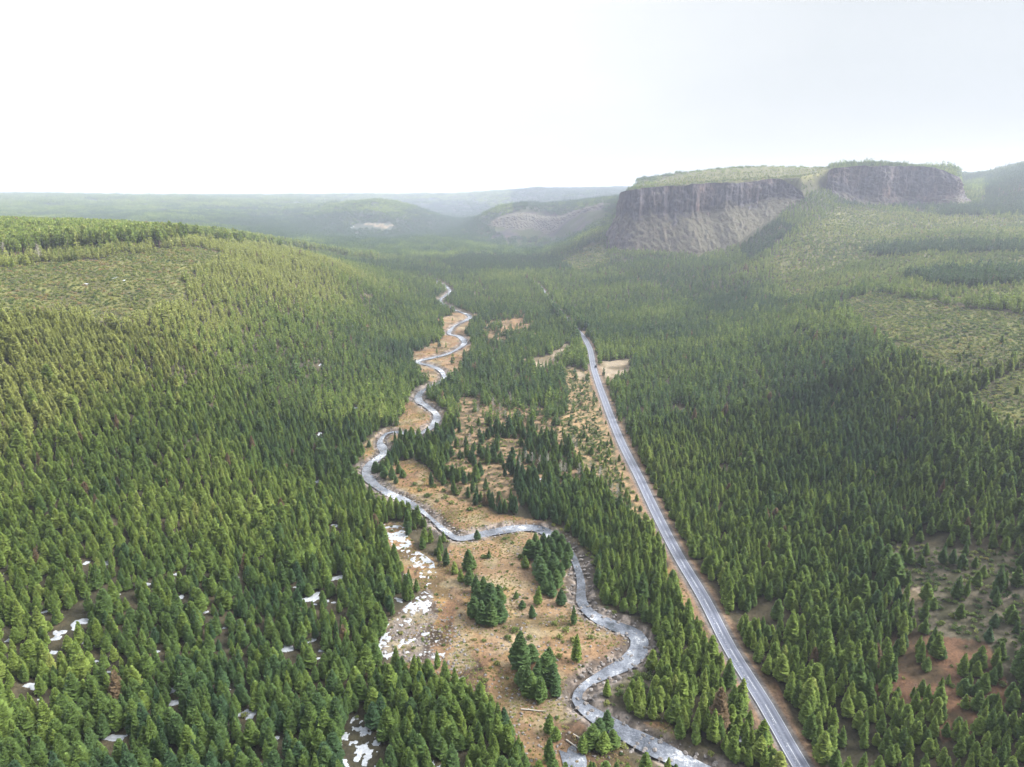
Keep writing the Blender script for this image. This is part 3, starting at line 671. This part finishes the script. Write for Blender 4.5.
# hand placed clumps and lone trees of the meadow: px, py, height, width, tint, label
SPOT = [
 (520,672,15,1.15,.15,'tallest dark green conifer standing in the tan meadow beside the river bend'),
 (531,664,7,1.5,.15,None),(538,690,10,1.5,.12,None),(545,684,11,1.3,.2,None),(530,697,9,1.6,.3,None),(541,700,9,1.6,.25,None),(552,690,9,1.4,.1,None),(549,674,10,1.2,.18,None),(556,697,7,1.5,.1,None),(524,688,8,1.4,.2,None),
 (474,618,9,1.6,.15,None),(482,624,10,1.6,.12,None),(491,625,10,1.5,.2,None),(500,621,9,1.5,.1,None),(478,606,10,1.4,.15,None),(490,608,11,1.3,.08,None),(499,606,9,1.4,.2,None),(484,596,9,1.3,.15,None),(476,594,8,1.3,.1,None),
 (468,572,10,1.1,.2,None),(461,583,6,1.4,.55,None),(470,586,7,1.4,.2,None),(455,574,6,1.3,.75,None),
 (532,619,5.5,1.6,.08,'small round dark conifer alone in the meadow left of the river'),
 (561,606,7,1.4,.05,'small dark conifer on the grassy bank just left of the widest river pool'),
 (522,608,3.5,1.7,.1,None),(516,600,3.5,1.6,.25,None),
 (530,560,9,1.5,.12,None),(538,562,10,1.4,.1,None),(546,566,11,1.3,.18,None),(553,575,10,1.4,.1,None),(541,576,9,1.6,.12,None),(549,590,9,1.5,.1,None),(557,587,8,1.4,.2,None),(535,552,9,1.3,.25,None),(559,562,9,1.3,.1,None),(545,594,7,1.6,.15,None),(566,571,8,1.2,.15,None),(549,552,8,1.5,.12,None),(555,549,9,1.4,.1,None),(562,554,9,1.4,.15,None),(543,548,7,1.6,.1,None),(551,560,10,1.4,.08,None),(568,560,8,1.3,.12,None),(537,572,8,1.6,.1,None),(543,584,8,1.7,.12,None),(552,597,6,1.8,.1,None),(560,580,8,1.5,.14,None),(525,568,6,1.4,.4,None),
 (477,541,5,1.4,.1,'small dark conifer growing right on the river bank below the meadow bend'),
 (489,559,4,1.3,.2,'small lone conifer in the bare pink-tan meadow south of the river bend'),
 (376,473,7,1.6,.1,None),(384,478,8,1.5,.12,None),(392,480,8,1.5,.15,None),(399,474,6,1.5,.2,None),(389,466,8,1.3,.1,None),(396,484,5,1.5,.2,None),(403,478,5,1.4,.3,None),
 (592,747,8,1.5,.3,None),(583,752,6,1.6,.4,None),(603,757,7,1.5,.5,None),(612,748,6,1.5,.3,None),(556,745,5,1.6,.4,None),(599,738,6,1.3,.1,None),(607,733,7,1.4,.1,None)]
spot_rows = []
for sx, sy, sh, sw, st, sl in SPOT:
    x, y, z = ground_at_px(sx, sy); spot_rows.append((x, y, z, sh*.95, sw*1.12, st, len(spot_rows) % 6, sx, sy, sl))

# the 300 conifers that show largest stand as objects of their own; the rest is the forest mass
pxh = T[:, 3]*FPX*.8/np.maximum(T[:, 1]*CA + (CAMZ-T[:, 2])*SA, 1)
vis = (T[:, 7] > 2) & (T[:, 7] < W-2) & (T[:, 8] - pxh*.75 < H) & (T[:, 8] - pxh*.75 > 0) & (T[:, 6] < 6)
# crowns fully behind nearer crowns never happen here (we look down on the stand)
order = np.argsort(-np.where(vis, pxh, 0)); nsel = 300-len(spot_rows); sel = order[:nsel]; rest = np.ones(len(T), bool); rest[sel] = False

def pine(x, y, z, h, wd, tint, kind, label, group):
    e = bpy.data.objects.new('pine_tree', None); COL.objects.link(e); e.location = (x, y, z-.1); e.rotation_euler = (random.uniform(-.03, .03), random.uniform(-.03, .03), random.uniform(0, 6.28)); e.scale = (h*wd, h*wd, h)
    e['label'] = label; e['category'] = 'pine tree'
    if group: e['group'] = group
    cm, tm = NEAR[int(kind)]
    for nm, me in (('crown', cm), ('trunk', tm)):
        o = bpy.data.objects.new(nm, me); COL.objects.link(o); o.parent = e
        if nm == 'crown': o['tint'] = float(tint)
    return e
for x, y, z, h, wd, tint, kind, sx, sy, lab in spot_rows:
    if lab: g = 'lone conifers in the meadow'; l_ = lab
    elif sy > 730: l_, g = 'low bushy conifer at the dark river fork below the meadow', 'bushy conifers at the river fork'
    elif sy > 660: l_, g = 'bushy conifer in the clump behind the tallest meadow conifer', 'conifers of the clump near the lower river bend'
    elif sx < 410: l_, g = 'dark conifer in the small clump inside the upper river bend', 'conifers of the upper river bend clump'
    elif sx < 510 and sy > 590: l_, g = 'broad dark conifer in the big round clump amid the tan meadow', 'conifers of the round meadow clump'
    elif sx < 510: l_, g = 'slim conifer in the short row above the round meadow clump', 'conifers of the short meadow row'
    elif sx < 524: l_, g = 'knee-high dark conifer between the two meadow clumps', 'tiny conifers between the meadow clumps'
    else: l_, g = 'dark conifer in the long clump between meadow and river pool', 'conifers of the clump beside the river pool'
    pine(x, y, z, h, wd, tint, kind, l_, g)
roadx = lambda y: np.interp(y, RD[:, 1], RD[:, 0]); rivx = lambda y: np.interp(y, RV[:40, 1], RV[:40, 0])
for i in sel:
    x, y, z, h, wd, tint, kind, tx, ty = T[i]
    tone = 'brown-needled dead' if tint > .94 else 'yellowish green' if tint > .55 else 'mid green' if tint > .28 else 'dark green'
    tall = 'tall' if h > 9.6 else 'short' if h < 6.6 else 'medium tall'
    if x > roadx(y)+2:
        side = 'in the stand right of the road' if tx < 900 else 'in the stand near the bottom right corner'
    elif tx > 600 and x > 20: side = 'between the river and the road'
    elif tx < 200: side = 'in the forest near the bottom left corner'
    elif tx < 345: side = 'in the forest left of the large snow patch'
    else: side = 'in the stand between the large snow patch and the meadow'
    pine(x, y, z, h, wd, tint, kind, f'{tall} {tone} conifer {side}', f'{tall} {tone} conifers {side}')

def scatter(name, coll, x, y, z, sx, sz, tint, kind, props):
    n = len(x); me = bpy.data.meshes.new(name); me.vertices.add(n)
    me.vertices.foreach_set('co', np.stack([x, y, z], 1).astype(np.float32).ravel())
    fattr(me, 'tint', tint)
    a = me.attributes.new('pid', 'INT', 'POINT'); a.data.foreach_set('value', np.asarray(kind, np.int32))
    a = me.attributes.new('scl', 'FLOAT_VECTOR', 'POINT'); a.data.foreach_set('vector', np.stack([sx, sx, sz], 1).astype(np.float32).ravel())
    a = me.attributes.new('rot', 'FLOAT_VECTOR', 'POINT'); a.data.foreach_set('vector', np.stack([rng.normal(0, .03, n), rng.normal(0, .03, n), rng.random(n)*6.283], 1).astype(np.float32).ravel())
    o = link(name, me, **props)
    ng = bpy.data.node_groups.new(name, 'GeometryNodeTree'); ng.interface.new_socket('Geometry', in_out='INPUT', socket_type='NodeSocketGeometry'); ng.interface.new_socket('Geometry', in_out='OUTPUT', socket_type='NodeSocketGeometry')
    N = ng.nodes; L = ng.links; gi = N.new('NodeGroupInput'); go = N.new('NodeGroupOutput')
    ip = N.new('GeometryNodeInstanceOnPoints'); ci = N.new('GeometryNodeCollectionInfo'); ci.inputs['Collection'].default_value = coll
    ci.inputs['Separate Children'].default_value = True; ci.inputs['Reset Children'].default_value = True
    def na(nm, t):
        q = N.new('GeometryNodeInputNamedAttribute'); q.data_type = t; q.inputs['Name'].default_value = nm; return q.outputs['Attribute']
    L.new(gi.outputs[0], ip.inputs['Points']); L.new(ci.outputs[0], ip.inputs['Instance']); ip.inputs['Pick Instance'].default_value = True
    L.new(na('pid', 'INT'), ip.inputs['Instance Index']); L.new(na('scl', 'FLOAT_VECTOR'), ip.inputs['Scale'])
    er = N.new('FunctionNodeEulerToRotation'); L.new(na('rot', 'FLOAT_VECTOR'), er.inputs[0]); L.new(er.outputs[0], ip.inputs['Rotation'])
    L.new(ip.outputs[0], go.inputs[0])
    md = o.modifiers.new('scatter', 'NODES'); md.node_group = ng
    return o
A = T[rest]
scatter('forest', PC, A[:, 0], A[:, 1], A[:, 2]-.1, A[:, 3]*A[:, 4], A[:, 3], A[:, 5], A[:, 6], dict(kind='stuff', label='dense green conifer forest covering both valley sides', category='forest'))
print('TREES', len(A))

# brushwood: clear-cut shrubs and undergrowth
def brushwood(y0, y1, s):
    P = jgrid(y0, y1, s, .9, 40); x, y = P[:, 0], P[:, 1]; z = terrain(x, y); c = cover(x, y, z); n = len(x); u = rng.random(n); g = fbm(x, y, 12, 2, 81)
    p = np.zeros(n)
    p = np.where(c['brush'], .95, p); p = np.where(c['slope'], .5, p); p = np.where(c['young'], .75, p); p = np.where(c['open'] & ~c['meadow'], .35, p); p = np.where(c['gravel'], .7, p)
    p = np.where(c['meadow'], .28 + .35*sstep(.52, .66, g), p); p = np.where(c['meadow'] & inpoly(c['px'], c['py'], [(560,705),(580,715),(625,745),(650,775),(575,770),(558,745)]), .5, p); p = np.where(c['meadow'] & inpoly(c['px'], c['py'], [(405,480),(440,478),(470,500),(440,510),(410,498)]), .4, p); p = np.where(c['dirt'], 0, p); p = np.where(c['red'], .15, p)
    nr = (np.abs(x) < 500); dr = np.full(n, 999.); dv = dr.copy(); dr[nr] = dist_poly(x[nr], y[nr], ROAD); dv[nr] = dist_poly(x[nr], y[nr], RIVER)
    p = np.where((dv < 10) & (dv > 5.2), np.maximum(p, .30), p)
    p = np.where((dr < 5.2) | (dv < 5.0), 0, p); p = np.where((dr < 10) & (dr >= 5.2), .05, p)
    if y0 < 400: p = np.where(snow_mask(x, y, z, 1), .05, p)
    k = u < p
    size = rng.uniform(1.1, 2.6, n)*np.where(c['brush'] | c['slope'], s/2.2, 1)*np.where(c['meadow'], rng.uniform(.2, .75, n), 1)
    tint = np.clip(np.where(c['brush'], np.where(x < 0, .58, .42), np.where(c['gravel'] | c['meadow'] | c['young'], .3, .45)) + rng.normal(0, .2, n) + (g-.5)*.6 + np.where(c['meadow'], rng.uniform(0, .6, n), 0), 0, 1)
    return np.stack([x, y, z, size, tint, rng.integers(0, 4, n)], 1)[k]
B = np.concatenate([brushwood(110, 420, 2.2), brushwood(420, 700, 2.8), brushwood(700, 1450, 4.5)])
scatter('undergrowth', BC, B[:, 0], B[:, 1], B[:, 2]-.05, B[:, 3], B[:, 3]*.8, B[:, 4], B[:, 5], dict(kind='stuff', label='low olive shrubs and brush covering the clear-cuts and banks', category='undergrowth'))
print('BUSHES', len(B))

# rusty tussocks that mottle the meadow
P = jgrid(120, 460, 1.15, .5, 10); x, y = P[:, 0], P[:, 1]; q = np.abs(x) < 130; x, y = x[q], y[q]; z = terrain(x, y); c = cover(x, y, z)
g = fbm(x, y, 9, 3, 83); k = c['meadow'] & (rng.random(len(x)) < .10 + .75*sstep(.46, .62, g)) & (dist_poly(x, y, RIVER) > 4.5) & ~snow_mask(x, y, z, 0)
x, y, z, g = x[k], y[k], z[k], g[k]; n = len(x)
scatter('meadow_grass', BC, x, y, z-.1, rng.uniform(.5, 1.25, n), rng.uniform(.3, .7, n), np.clip(rng.normal(.86, .16, n), 0, 1), rng.integers(0, 4, n), dict(kind='stuff', label='rusty grass tussocks covering the river meadow', category='grass'))

# individual bushes of the two meadows
BSH = [(420,492),(428,497),(437,502),(446,500),(424,482),(433,487),(444,492),(452,505),(438,478),(447,484),(415,486),(457,496),(484,560),(515,632),(508,640),(560,640),(566,632),(575,645),(497,668),(485,683),(488,700),(560,660),(505,590),(520,560),(512,545),(505,540),(555,625),(590,640),(448,690),(530,640),(470,512),(480,508)]
for i, (bx, by) in enumerate(BSH):
    x, y, z = ground_at_px(bx, by); s = random.uniform(2.2, 4.2)
    up = by < 520
    e = bpy.data.objects.new('meadow_bush', None); COL.objects.link(e); e.location = (x, y, z-.05); e.rotation_euler = (0, 0, random.random()*6.28); e.scale = (s, s, s*.9)
    e['category'] = 'bush'; e['label'] = 'rounded olive bush on the tan meadow inside the upper river bend' if up else 'rounded olive bush scattered on the orange-tan meadow left of the lower river'
    e['group'] = 'bushes on the upper bend meadow' if up else 'bushes on the lower meadow'
    o = bpy.data.objects.new('foliage', BUSHM[i % 3]); COL.objects.link(o); o.parent = e; o['tint'] = random.uniform(.15, .75)

# ------------------------------------------------------------------ stones: along the water, in the meadow
def stones(n, fn):
    out = []
    while len(out) < n:
        p = fn()
        if p: out.append(p)
    return out
SR = []
for k in range(3200):
    i = random.randrange(5, len(RV)-5); t = RV[i+1]-RV[i-1]; t = t/np.linalg.norm(t); sd = random.choice((-1, 1)); o_ = sd*(random.gauss(3.9, 1.2) if random.random() < .8 else random.uniform(0, 4))
    if RV[i, 1] > 520: continue
    SR.append((RV[i, 0]+t[1]*o_, RV[i, 1]-t[0]*o_, random.uniform(.35, 1.3)))
for k in range(5200):
    px_, py_ = random.uniform(378, 640), random.uniform(535, 765)
    w = .25
    if inpoly(np.array([px_]), np.array([py_]), [(378,655),(400,610),(440,600),(465,640),(470,690),(440,675)])[0]: w = 1
    if random.random() > w or not any(inpoly(np.array([px_]), np.array([py_]), p)[0] for p in MEADOW): continue
    x, y, z = at_z(px_, py_, 0); SR.append((x, y, random.uniform(.3, 1.0)))
SR = np.array(SR); sz_ = terrain(SR[:, 0], SR[:, 1]); sz_ = np.maximum(sz_, -.8)
spx, spy, sfd = project(SR[:, 0], SR[:, 1], sz_)
big = np.argsort(-SR[:, 2]/sfd*((spx > 0) & (spx < W) & (spy < H)))[:300]; rs = np.ones(len(SR), bool); rs[big] = False
for i in big:
    x, y, s = SR[i]; dvv = float(dist_poly(np.array([x]), np.array([y]), RV)[0])
    s *= 1.25
    o = link('boulder', STONEM[i % 5]); o.location = (x, y, sz_[i]+s*.12); o.scale = (s, s*random.uniform(.7, 1), s); o.rotation_euler = (0, 0, random.random()*6.28)
    if dvv < 3.4: l_, g = 'grey boulder breaking the surface of the river', 'boulders lying in the river'
    elif dvv < 9: l_, g = 'grey boulder on the stony edge of the river', 'boulders along the river edge'
    elif spx[i] < 470: l_, g = 'grey stone in the stony strip beside the thawing snow', 'stones of the strip beside the snow'
    else: l_, g = 'small grey stone lying in the orange-tan meadow', 'stones scattered on the meadow'
    o['label'] = l_; o['category'] = 'boulder'; o['group'] = g
Q = SR[rs]; scatter('gravel', RC, Q[:, 0], Q[:, 1], sz_[rs]+.05, Q[:, 2], Q[:, 2], Q[:, 2]*0, rng.integers(0, 5, len(Q)), dict(kind='stuff', label='loose grey stones along the river and meadow', category='gravel'))

# ------------------------------------------------------------------ bare pale trees (snags)
def snag_mesh(seed, br):
    r_ = random.Random(seed); V = []; F = []
    def limb(p, q, r0, r1):
        i0 = len(V); 
        d = np.array(q)-np.array(p); d = d/np.linalg.norm(d); a = np.cross(d, (.3, .9, .1)); a /= np.linalg.norm(a); b_ = np.cross(d, a)
        for c_, rr in ((p, r0), (q, r1)):
            for j in range(5): V.append(tuple(np.array(c_)+rr*(a*math.cos(j*1.257)+b_*math.sin(j*1.257))))
        for j in range(5): F.append((i0+j, i0+(j+1) % 5, i0+5+(j+1) % 5, i0+5+j))
    limb((0, 0, -.03), (.02, 0, .5), .022, .015); limb((.02, 0, .5), (0, .01, 1), .015, .003)
    nT = len(F); TV, TF = list(V), list(F); V.clear(); F.clear()
    for k in range(br):
        t = r_.uniform(.25, .95); a = r_.random()*6.28; l_ = .22*(1.1-t)+.05
        p = (0.01, 0, t); q = (math.cos(a)*l_, math.sin(a)*l_, t+r_.uniform(.02, .14)); limb(p, q, .006, .003)
        for w in range(3):
            f = r_.uniform(.4, 1); pp = tuple(np.array(p)*(1-f)+np.array(q)*f); aa = a+r_.uniform(-1, 1); limb(pp, (pp[0]+math.cos(aa)*l_*.5, pp[1]+math.sin(aa)*l_*.5, pp[2]+r_.uniform(.02, .08)), .004, .002)
    return mesh_np('trunk', TV, TF, [M_DEAD]), mesh_np('branch', V, F, [M_DEAD])
SNM = [snag_mesh(s, 46) for s in (1, 2, 3)]
SN = [(576,452),(573,449),(590,472),(600,480),(561,476),(565,479),(540,470),(548,468),(526,462),(532,466),(612,496),(617,500),(600,482),(579,480),(470,446),(493,410),(500,414),(478,416),(510,405),(6,262),(40,262),(505,420),(520,470)]
for i, (sx, sy) in enumerate(SN):
    x, y, z = ground_at_px(sx, sy); e = bpy.data.objects.new('bare_tree', None); COL.objects.link(e); s = random.uniform(6.5, 9.5) if sy > 300 else 15
    e.location = (x, y, z); e.rotation_euler = (0, 0, random.random()*6.28); e.scale = (s*.7, s*.7, s); e['category'] = 'bare tree'
    if sy < 300: e['label'] = 'pale bare trunk standing at the far left edge of the hilltop clearing' if sx < 20 else 'pale bare trunk on the left hilltop just inside the edge of the photo'
    else: e['label'] = 'pale leafless tree among the green conifers between river and road'; e['group'] = 'pale leafless trees between river and road'
    for nm, me in zip(('trunk', 'branch'), SNM[i % 3]): o = link(nm, me, e)

# ------------------------------------------------------------------ fallen logs on the bank
def log_mesh():
    V = []; F = []
    for q, (xx, rr, zz) in enumerate(((0, .24, .1), (2.5, .21, .2), (5, .17, .16), (7.5, .1, .3))):
        for j in range(7): V.append((xx, math.cos(j*.8976)*rr, zz+math.sin(j*.8976)*rr))
    for q in range(3):
        for j in range(7): F.append((q*7+j, q*7+(j+1) % 7, q*7+7+(j+1) % 7, q*7+7+j))
    return mesh_np('fallen_log', V, F, [M_DEAD], smooth=True)
LG = log_mesh()
for i, (lx, ly, lr, lab) in enumerate([(384,444,1.2,'pale fallen log on the stony bank at the upper river bend'), (566,742,-.8,'pale fallen log beside the dark side pool below the meadow'), (573,738,-.7,'thin fallen log between side pool and river at the bottom of the meadow'), (521,713,-.15,'fallen log lying across the tan meadow near its lower end')]):
    x, y, z = ground_at_px(lx, ly); o = link('fallen_log', LG); o.location = (x, y, z+.1); o.rotation_euler = (0, 0, lr); o['label'] = lab; o['category'] = 'log'; o['group'] = 'fallen logs near the river'
# small side pool at the bottom
x0, y0, _ = at_z(573, 762); Vp = [(x0, y0, -.2)]; Fp = []
for j in range(20): rr = 4.2*(1+.25*math.sin(j*1.7)+.12*math.cos(j*3.1)); Vp.append((x0+rr*math.cos(j*.314)*.8, y0+rr*math.sin(j*.314)*1.2, -.2))
zz_ = max(float(v) for v in terrain(np.array([x0]), np.array([y0])))+.25
Vp = [(a, b_, zz_) for a, b_, c_ in Vp]
link('pond', mesh_np('pond', Vp, [(0, 1+j, 1+(j+1) % 20) for j in range(20)], [M_WATER]), kind='structure')

# ------------------------------------------------------------------ snow lying in patches
cell = .5
VS = []; FS = []; base = 0
def snow_region(xa, xb, ya, yb, cell, lift):
    global base
    xs = np.arange(xa, xb, cell); ys = np.arange(ya, yb, cell)
    if len(xs) < 2 or len(ys) < 2: return
    X, Y = np.meshgrid(xs, ys); x = X.ravel() + rng.uniform(-.25, .25, X.size)*cell; y = Y.ravel() + rng.uniform(-.25, .25, X.size)*cell
    z = terrain(x, y); m = snow_mask(x, y, z).reshape(X.shape)
    n1 = len(xs); i = np.arange(len(ys)-1)[:, None]*n1 + np.arange(n1-1)[None, :]
    cnt = m[:-1, :-1].astype(int)+m[1:, :-1]+m[:-1, 1:]+m[1:, 1:]
    i = i[cnt >= 3]
    if len(i) == 0: return
    f = np.stack([i, i+1, i+1+n1, i+n1], 1); used, inv = np.unique(f, return_inverse=True)
    inner = np.zeros(X.size); np.add.at(inner, f.ravel(), 1)
    zz = z + np.where(inner >= 4, lift, .02)
    VS.append(np.stack([x, y, zz], 1)[used]); FS.append(inv.reshape(f.shape)+base); base += len(used)
for poly, th in SNOW:
    P = [at_z(a, b_, 0) for a, b_ in poly]; snow_region(min(p[0] for p in P)-1, max(p[0] for p in P)+1, min(p[1] for p in P)-1, max(p[1] for p in P)+1, .3, .12)
for a, b_, r0 in SNOWDOTS:
    x, y, z = ground_at_px(a, b_); s = r0*y/500*1.6+1; far = y > 1500
    snow_region(x-s*1.6, x+s*1.6, y-s*(1.6+ (y/200)), y+s*(1.6+(y/200)), .35 if y < 500 else y/500, .25 if not far else 3)
if VS: link('snow', mesh_np('snow', np.concatenate(VS), np.concatenate(FS), [M_SNOW], smooth=True), kind='stuff', label='thin old snow lying in patches on open ground', category='snow')

# ------------------------------------------------------------------ the one vehicle on the far shoulder
def box_mesh(name, x0, x1, y0, y1, z0, z1, mt, taper=0):
    V = [(x0, y0, z0), (x1, y0, z0), (x1, y1, z0), (x0, y1, z0), (x0+taper, y0+taper*2, z1), (x1-taper, y0+taper*2, z1), (x1-taper, y1-taper*2, z1), (x0+taper, y1-taper*2, z1)]
    V = [(v[0], v[1], v[2]) for v in V]; F = [(0, 3, 2, 1), (4, 5, 6, 7), (0, 1, 5, 4), (1, 2, 6, 5), (2, 3, 7, 6), (3, 0, 4, 7)]
    me = mesh_np(name, V, F, [mt]); bm = bmesh.new(); bm.from_mesh(me); bmesh.ops.bevel(bm, geom=bm.edges[:], offset=.07, segments=2, affect='EDGES'); bm.to_mesh(me); bm.free(); return me
cx, cy, _ = at_z(597, 367, .6); i = int(np.argmin(np.abs(RD[:, 1]-cy))); cx = RD[i, 0]+2.2
e = bpy.data.objects.new('parked_car', None); COL.objects.link(e); e.location = (cx, cy, .62); d_ = RD[i+1]-RD[i-1]; e.rotation_euler = (0, 0, math.atan2(-d_[0], d_[1]))
e['label'] = 'dark car small in the distance on the right side of the road'; e['category'] = 'car'
link('body', box_mesh('body', -.93, .93, -2.3, 2.3, .32, .98, M_CARP, .06), e); link('cabin', box_mesh('cabin', -.84, .84, -1.7, .9, .97, 1.62, M_GLASS, .14), e); link('roof', box_mesh('roof', -.68, .68, -1.35, .6, 1.58, 1.68, M_CARP, .04), e)
bm = bmesh.new(); bmesh.ops.create_cone(bm, cap_ends=True, segments=20, radius1=.34, radius2=.34, depth=.24); tm = bpy.data.meshes.new('wheel'); bm.to_mesh(tm); bm.free(); tm.materials.append(M_TYRE)
bm = bmesh.new(); bmesh.ops.create_cone(bm, cap_ends=True, segments=16, radius1=.2, radius2=.2, depth=.26); rm_ = bpy.data.meshes.new('rim'); bm.to_mesh(rm_); bm.free(); rm_.materials.append(M_RIM)
for sx in (-.85, .85):
    for sy in (-1.45, 1.45):
        w_ = link('wheel', tm, e); w_.location = (sx, sy, .34); w_.rotation_euler = (0, R(90), 0); link('rim', rm_, w_)
for sx in (-.68, .68): link('taillight', box_mesh('taillight', sx-.16, sx+.16, -2.36, -2.28, .7, .85, M_LAMP), e)

# ------------------------------------------------------------------ air
bm = bmesh.new(); bmesh.ops.create_cube(bm, size=1); me = bpy.data.meshes.new('haze'); bm.to_mesh(me); bm.free()
HZT = float(max(gz.max(), 200)) + 30; HZB = float(gz.min())-1.5
o = link('haze', me, kind='stuff'); o.scale = (80000, 32000, HZT-HZB); o.location = (0, 0, (HZT+HZB)/2)
m = bpy.data.materials.new('haze_air'); m.use_nodes = True; N = m.node_tree.nodes; N.clear(); out = N.new('ShaderNodeOutputMaterial'); pv = N.new('ShaderNodeVolumePrincipled')
pv.inputs['Color'].default_value = (.74, .80, 1, 1); pv.inputs['Density'].default_value = HAZE = .00012; pv.inputs['Anisotropy'].default_value = .5
m.node_tree.links.new(pv.outputs[0], out.inputs['Volume']); me.materials.append(m)
if hasattr(m, 'volume_intersection_method'): pass
m.cycles.homogeneous_volume = True
print('ZRANGE', gz.min(), gz.max())

# ------------------------------------------------------------------ sky and sun
SUN_EL, SUN_AZ = 40, 90      # azimuth from +Y, negative = left
wd = bpy.data.worlds.new('World'); SC.world = wd; wd.use_nodes = True; N = wd.node_tree.nodes; L = wd.node_tree.links
bg = N['Background']; bg.inputs['Strength'].default_value = .1
sky = N.new('ShaderNodeTexSky'); sky.sky_type = 'NISHITA'; sky.sun_disc = False; sky.sun_elevation = R(SUN_EL); sky.sun_rotation = R(SUN_AZ); sky.air_density = 1; sky.dust_density = 3
tc = N.new('ShaderNodeTexCoord')
sd = (math.sin(R(SUN_AZ))*math.cos(R(SUN_EL)), math.cos(R(SUN_AZ))*math.cos(R(SUN_EL)), math.sin(R(SUN_EL)))
dt = N.new('ShaderNodeVectorMath'); dt.operation = 'DOT_PRODUCT'; L.new(tc.outputs['Generated'], dt.inputs[0]); dt.inputs[1].default_value = (-.37, .82, .43)   # the thin, bright part of the cloud layer
gr = ramp(N, [(.0, (1.42, 1.52, 1.58)), (.5, (1.66, 1.74, 1.80)), (.68, (1.88, 1.95, 1.99)), (.86, (2.5, 2.52, 2.5)), (1, (4.2, 4.15, 4.0))]); L.new(dt.outputs['Value'], gr.inputs[0])
mp = N.new('ShaderNodeMapping'); mp.inputs['Scale'].default_value = (1, 1, 3); L.new(tc.outputs['Generated'], mp.inputs[0])
nz = noise(N, L, mp.outputs[0], 1.6, 5, .5); rz = ramp(N, [(.3, (.90, .915, .94)), (.7, (1.08, 1.07, 1.05))]); L.new(nz.outputs[0], rz.inputs[0])
cl = mixc(N, L, gr.outputs[0], rz.outputs[0], 1.0, 'MULTIPLY')
# an overcast sky is brighter overhead than at the horizon
sz = N.new('ShaderNodeSeparateXYZ'); L.new(tc.outputs['Generated'], sz.inputs[0]); mz = N.new('ShaderNodeMapRange'); L.new(sz.outputs[2], mz.inputs[0])
mz.inputs['From Min'].default_value = .22; mz.inputs['From Max'].default_value = .9; mz.inputs['To Min'].default_value = 1; mz.inputs['To Max'].default_value = 4.2
cl = mixc(N, L, cl, mz.outputs[0], 1.0, 'MULTIPLY')
fin = mixc(N, L, sky.outputs[0], cl, .92); L.new(fin, bg.inputs['Color'])
wd.cycles.sampling_method = 'MANUAL'; wd.cycles.sample_map_resolution = 512
sl = bpy.data.lights.new('sun', 'SUN'); sl.energy = 4.4; sl.angle = R(40); sl.color = (1, .96, .88)
so = bpy.data.objects.new('sun', sl); COL.objects.link(so); so.rotation_euler = (R(90-SUN_EL), 0, R(180-SUN_AZ)); so.location = (0, 0, 400)
from mathutils import Vector
so.rotation_euler = Vector(sd).to_track_quat('Z', 'Y').to_euler()

# ------------------------------------------------------------------ camera and render settings
cd = bpy.data.cameras.new('camera'); cam = bpy.data.objects.new('camera', cd); COL.objects.link(cam)
cd.sensor_width = 36; cd.lens = 36*FPX/W; cd.clip_start = 1; cd.clip_end = 60000
cam.location = (0, 0, CAMZ); cam.rotation_euler = (R(90)-PITCH, 0, 0); SC.camera = cam
SC.view_settings.view_transform = 'Standard'; SC.view_settings.look = 'None'; SC.view_settings.exposure = 1.88; SC.view_settings.gamma = 1
SC.render.engine = 'CYCLES'; cy_ = SC.cycles; cy_.max_bounces = 5; cy_.diffuse_bounces = 2; cy_.glossy_bounces = 2; cy_.transmission_bounces = 2; cy_.volume_bounces = 1; cy_.transparent_max_bounces = 4
cy_.use_denoising = True; cy_.use_adaptive_sampling = True; cy_.adaptive_threshold = .02
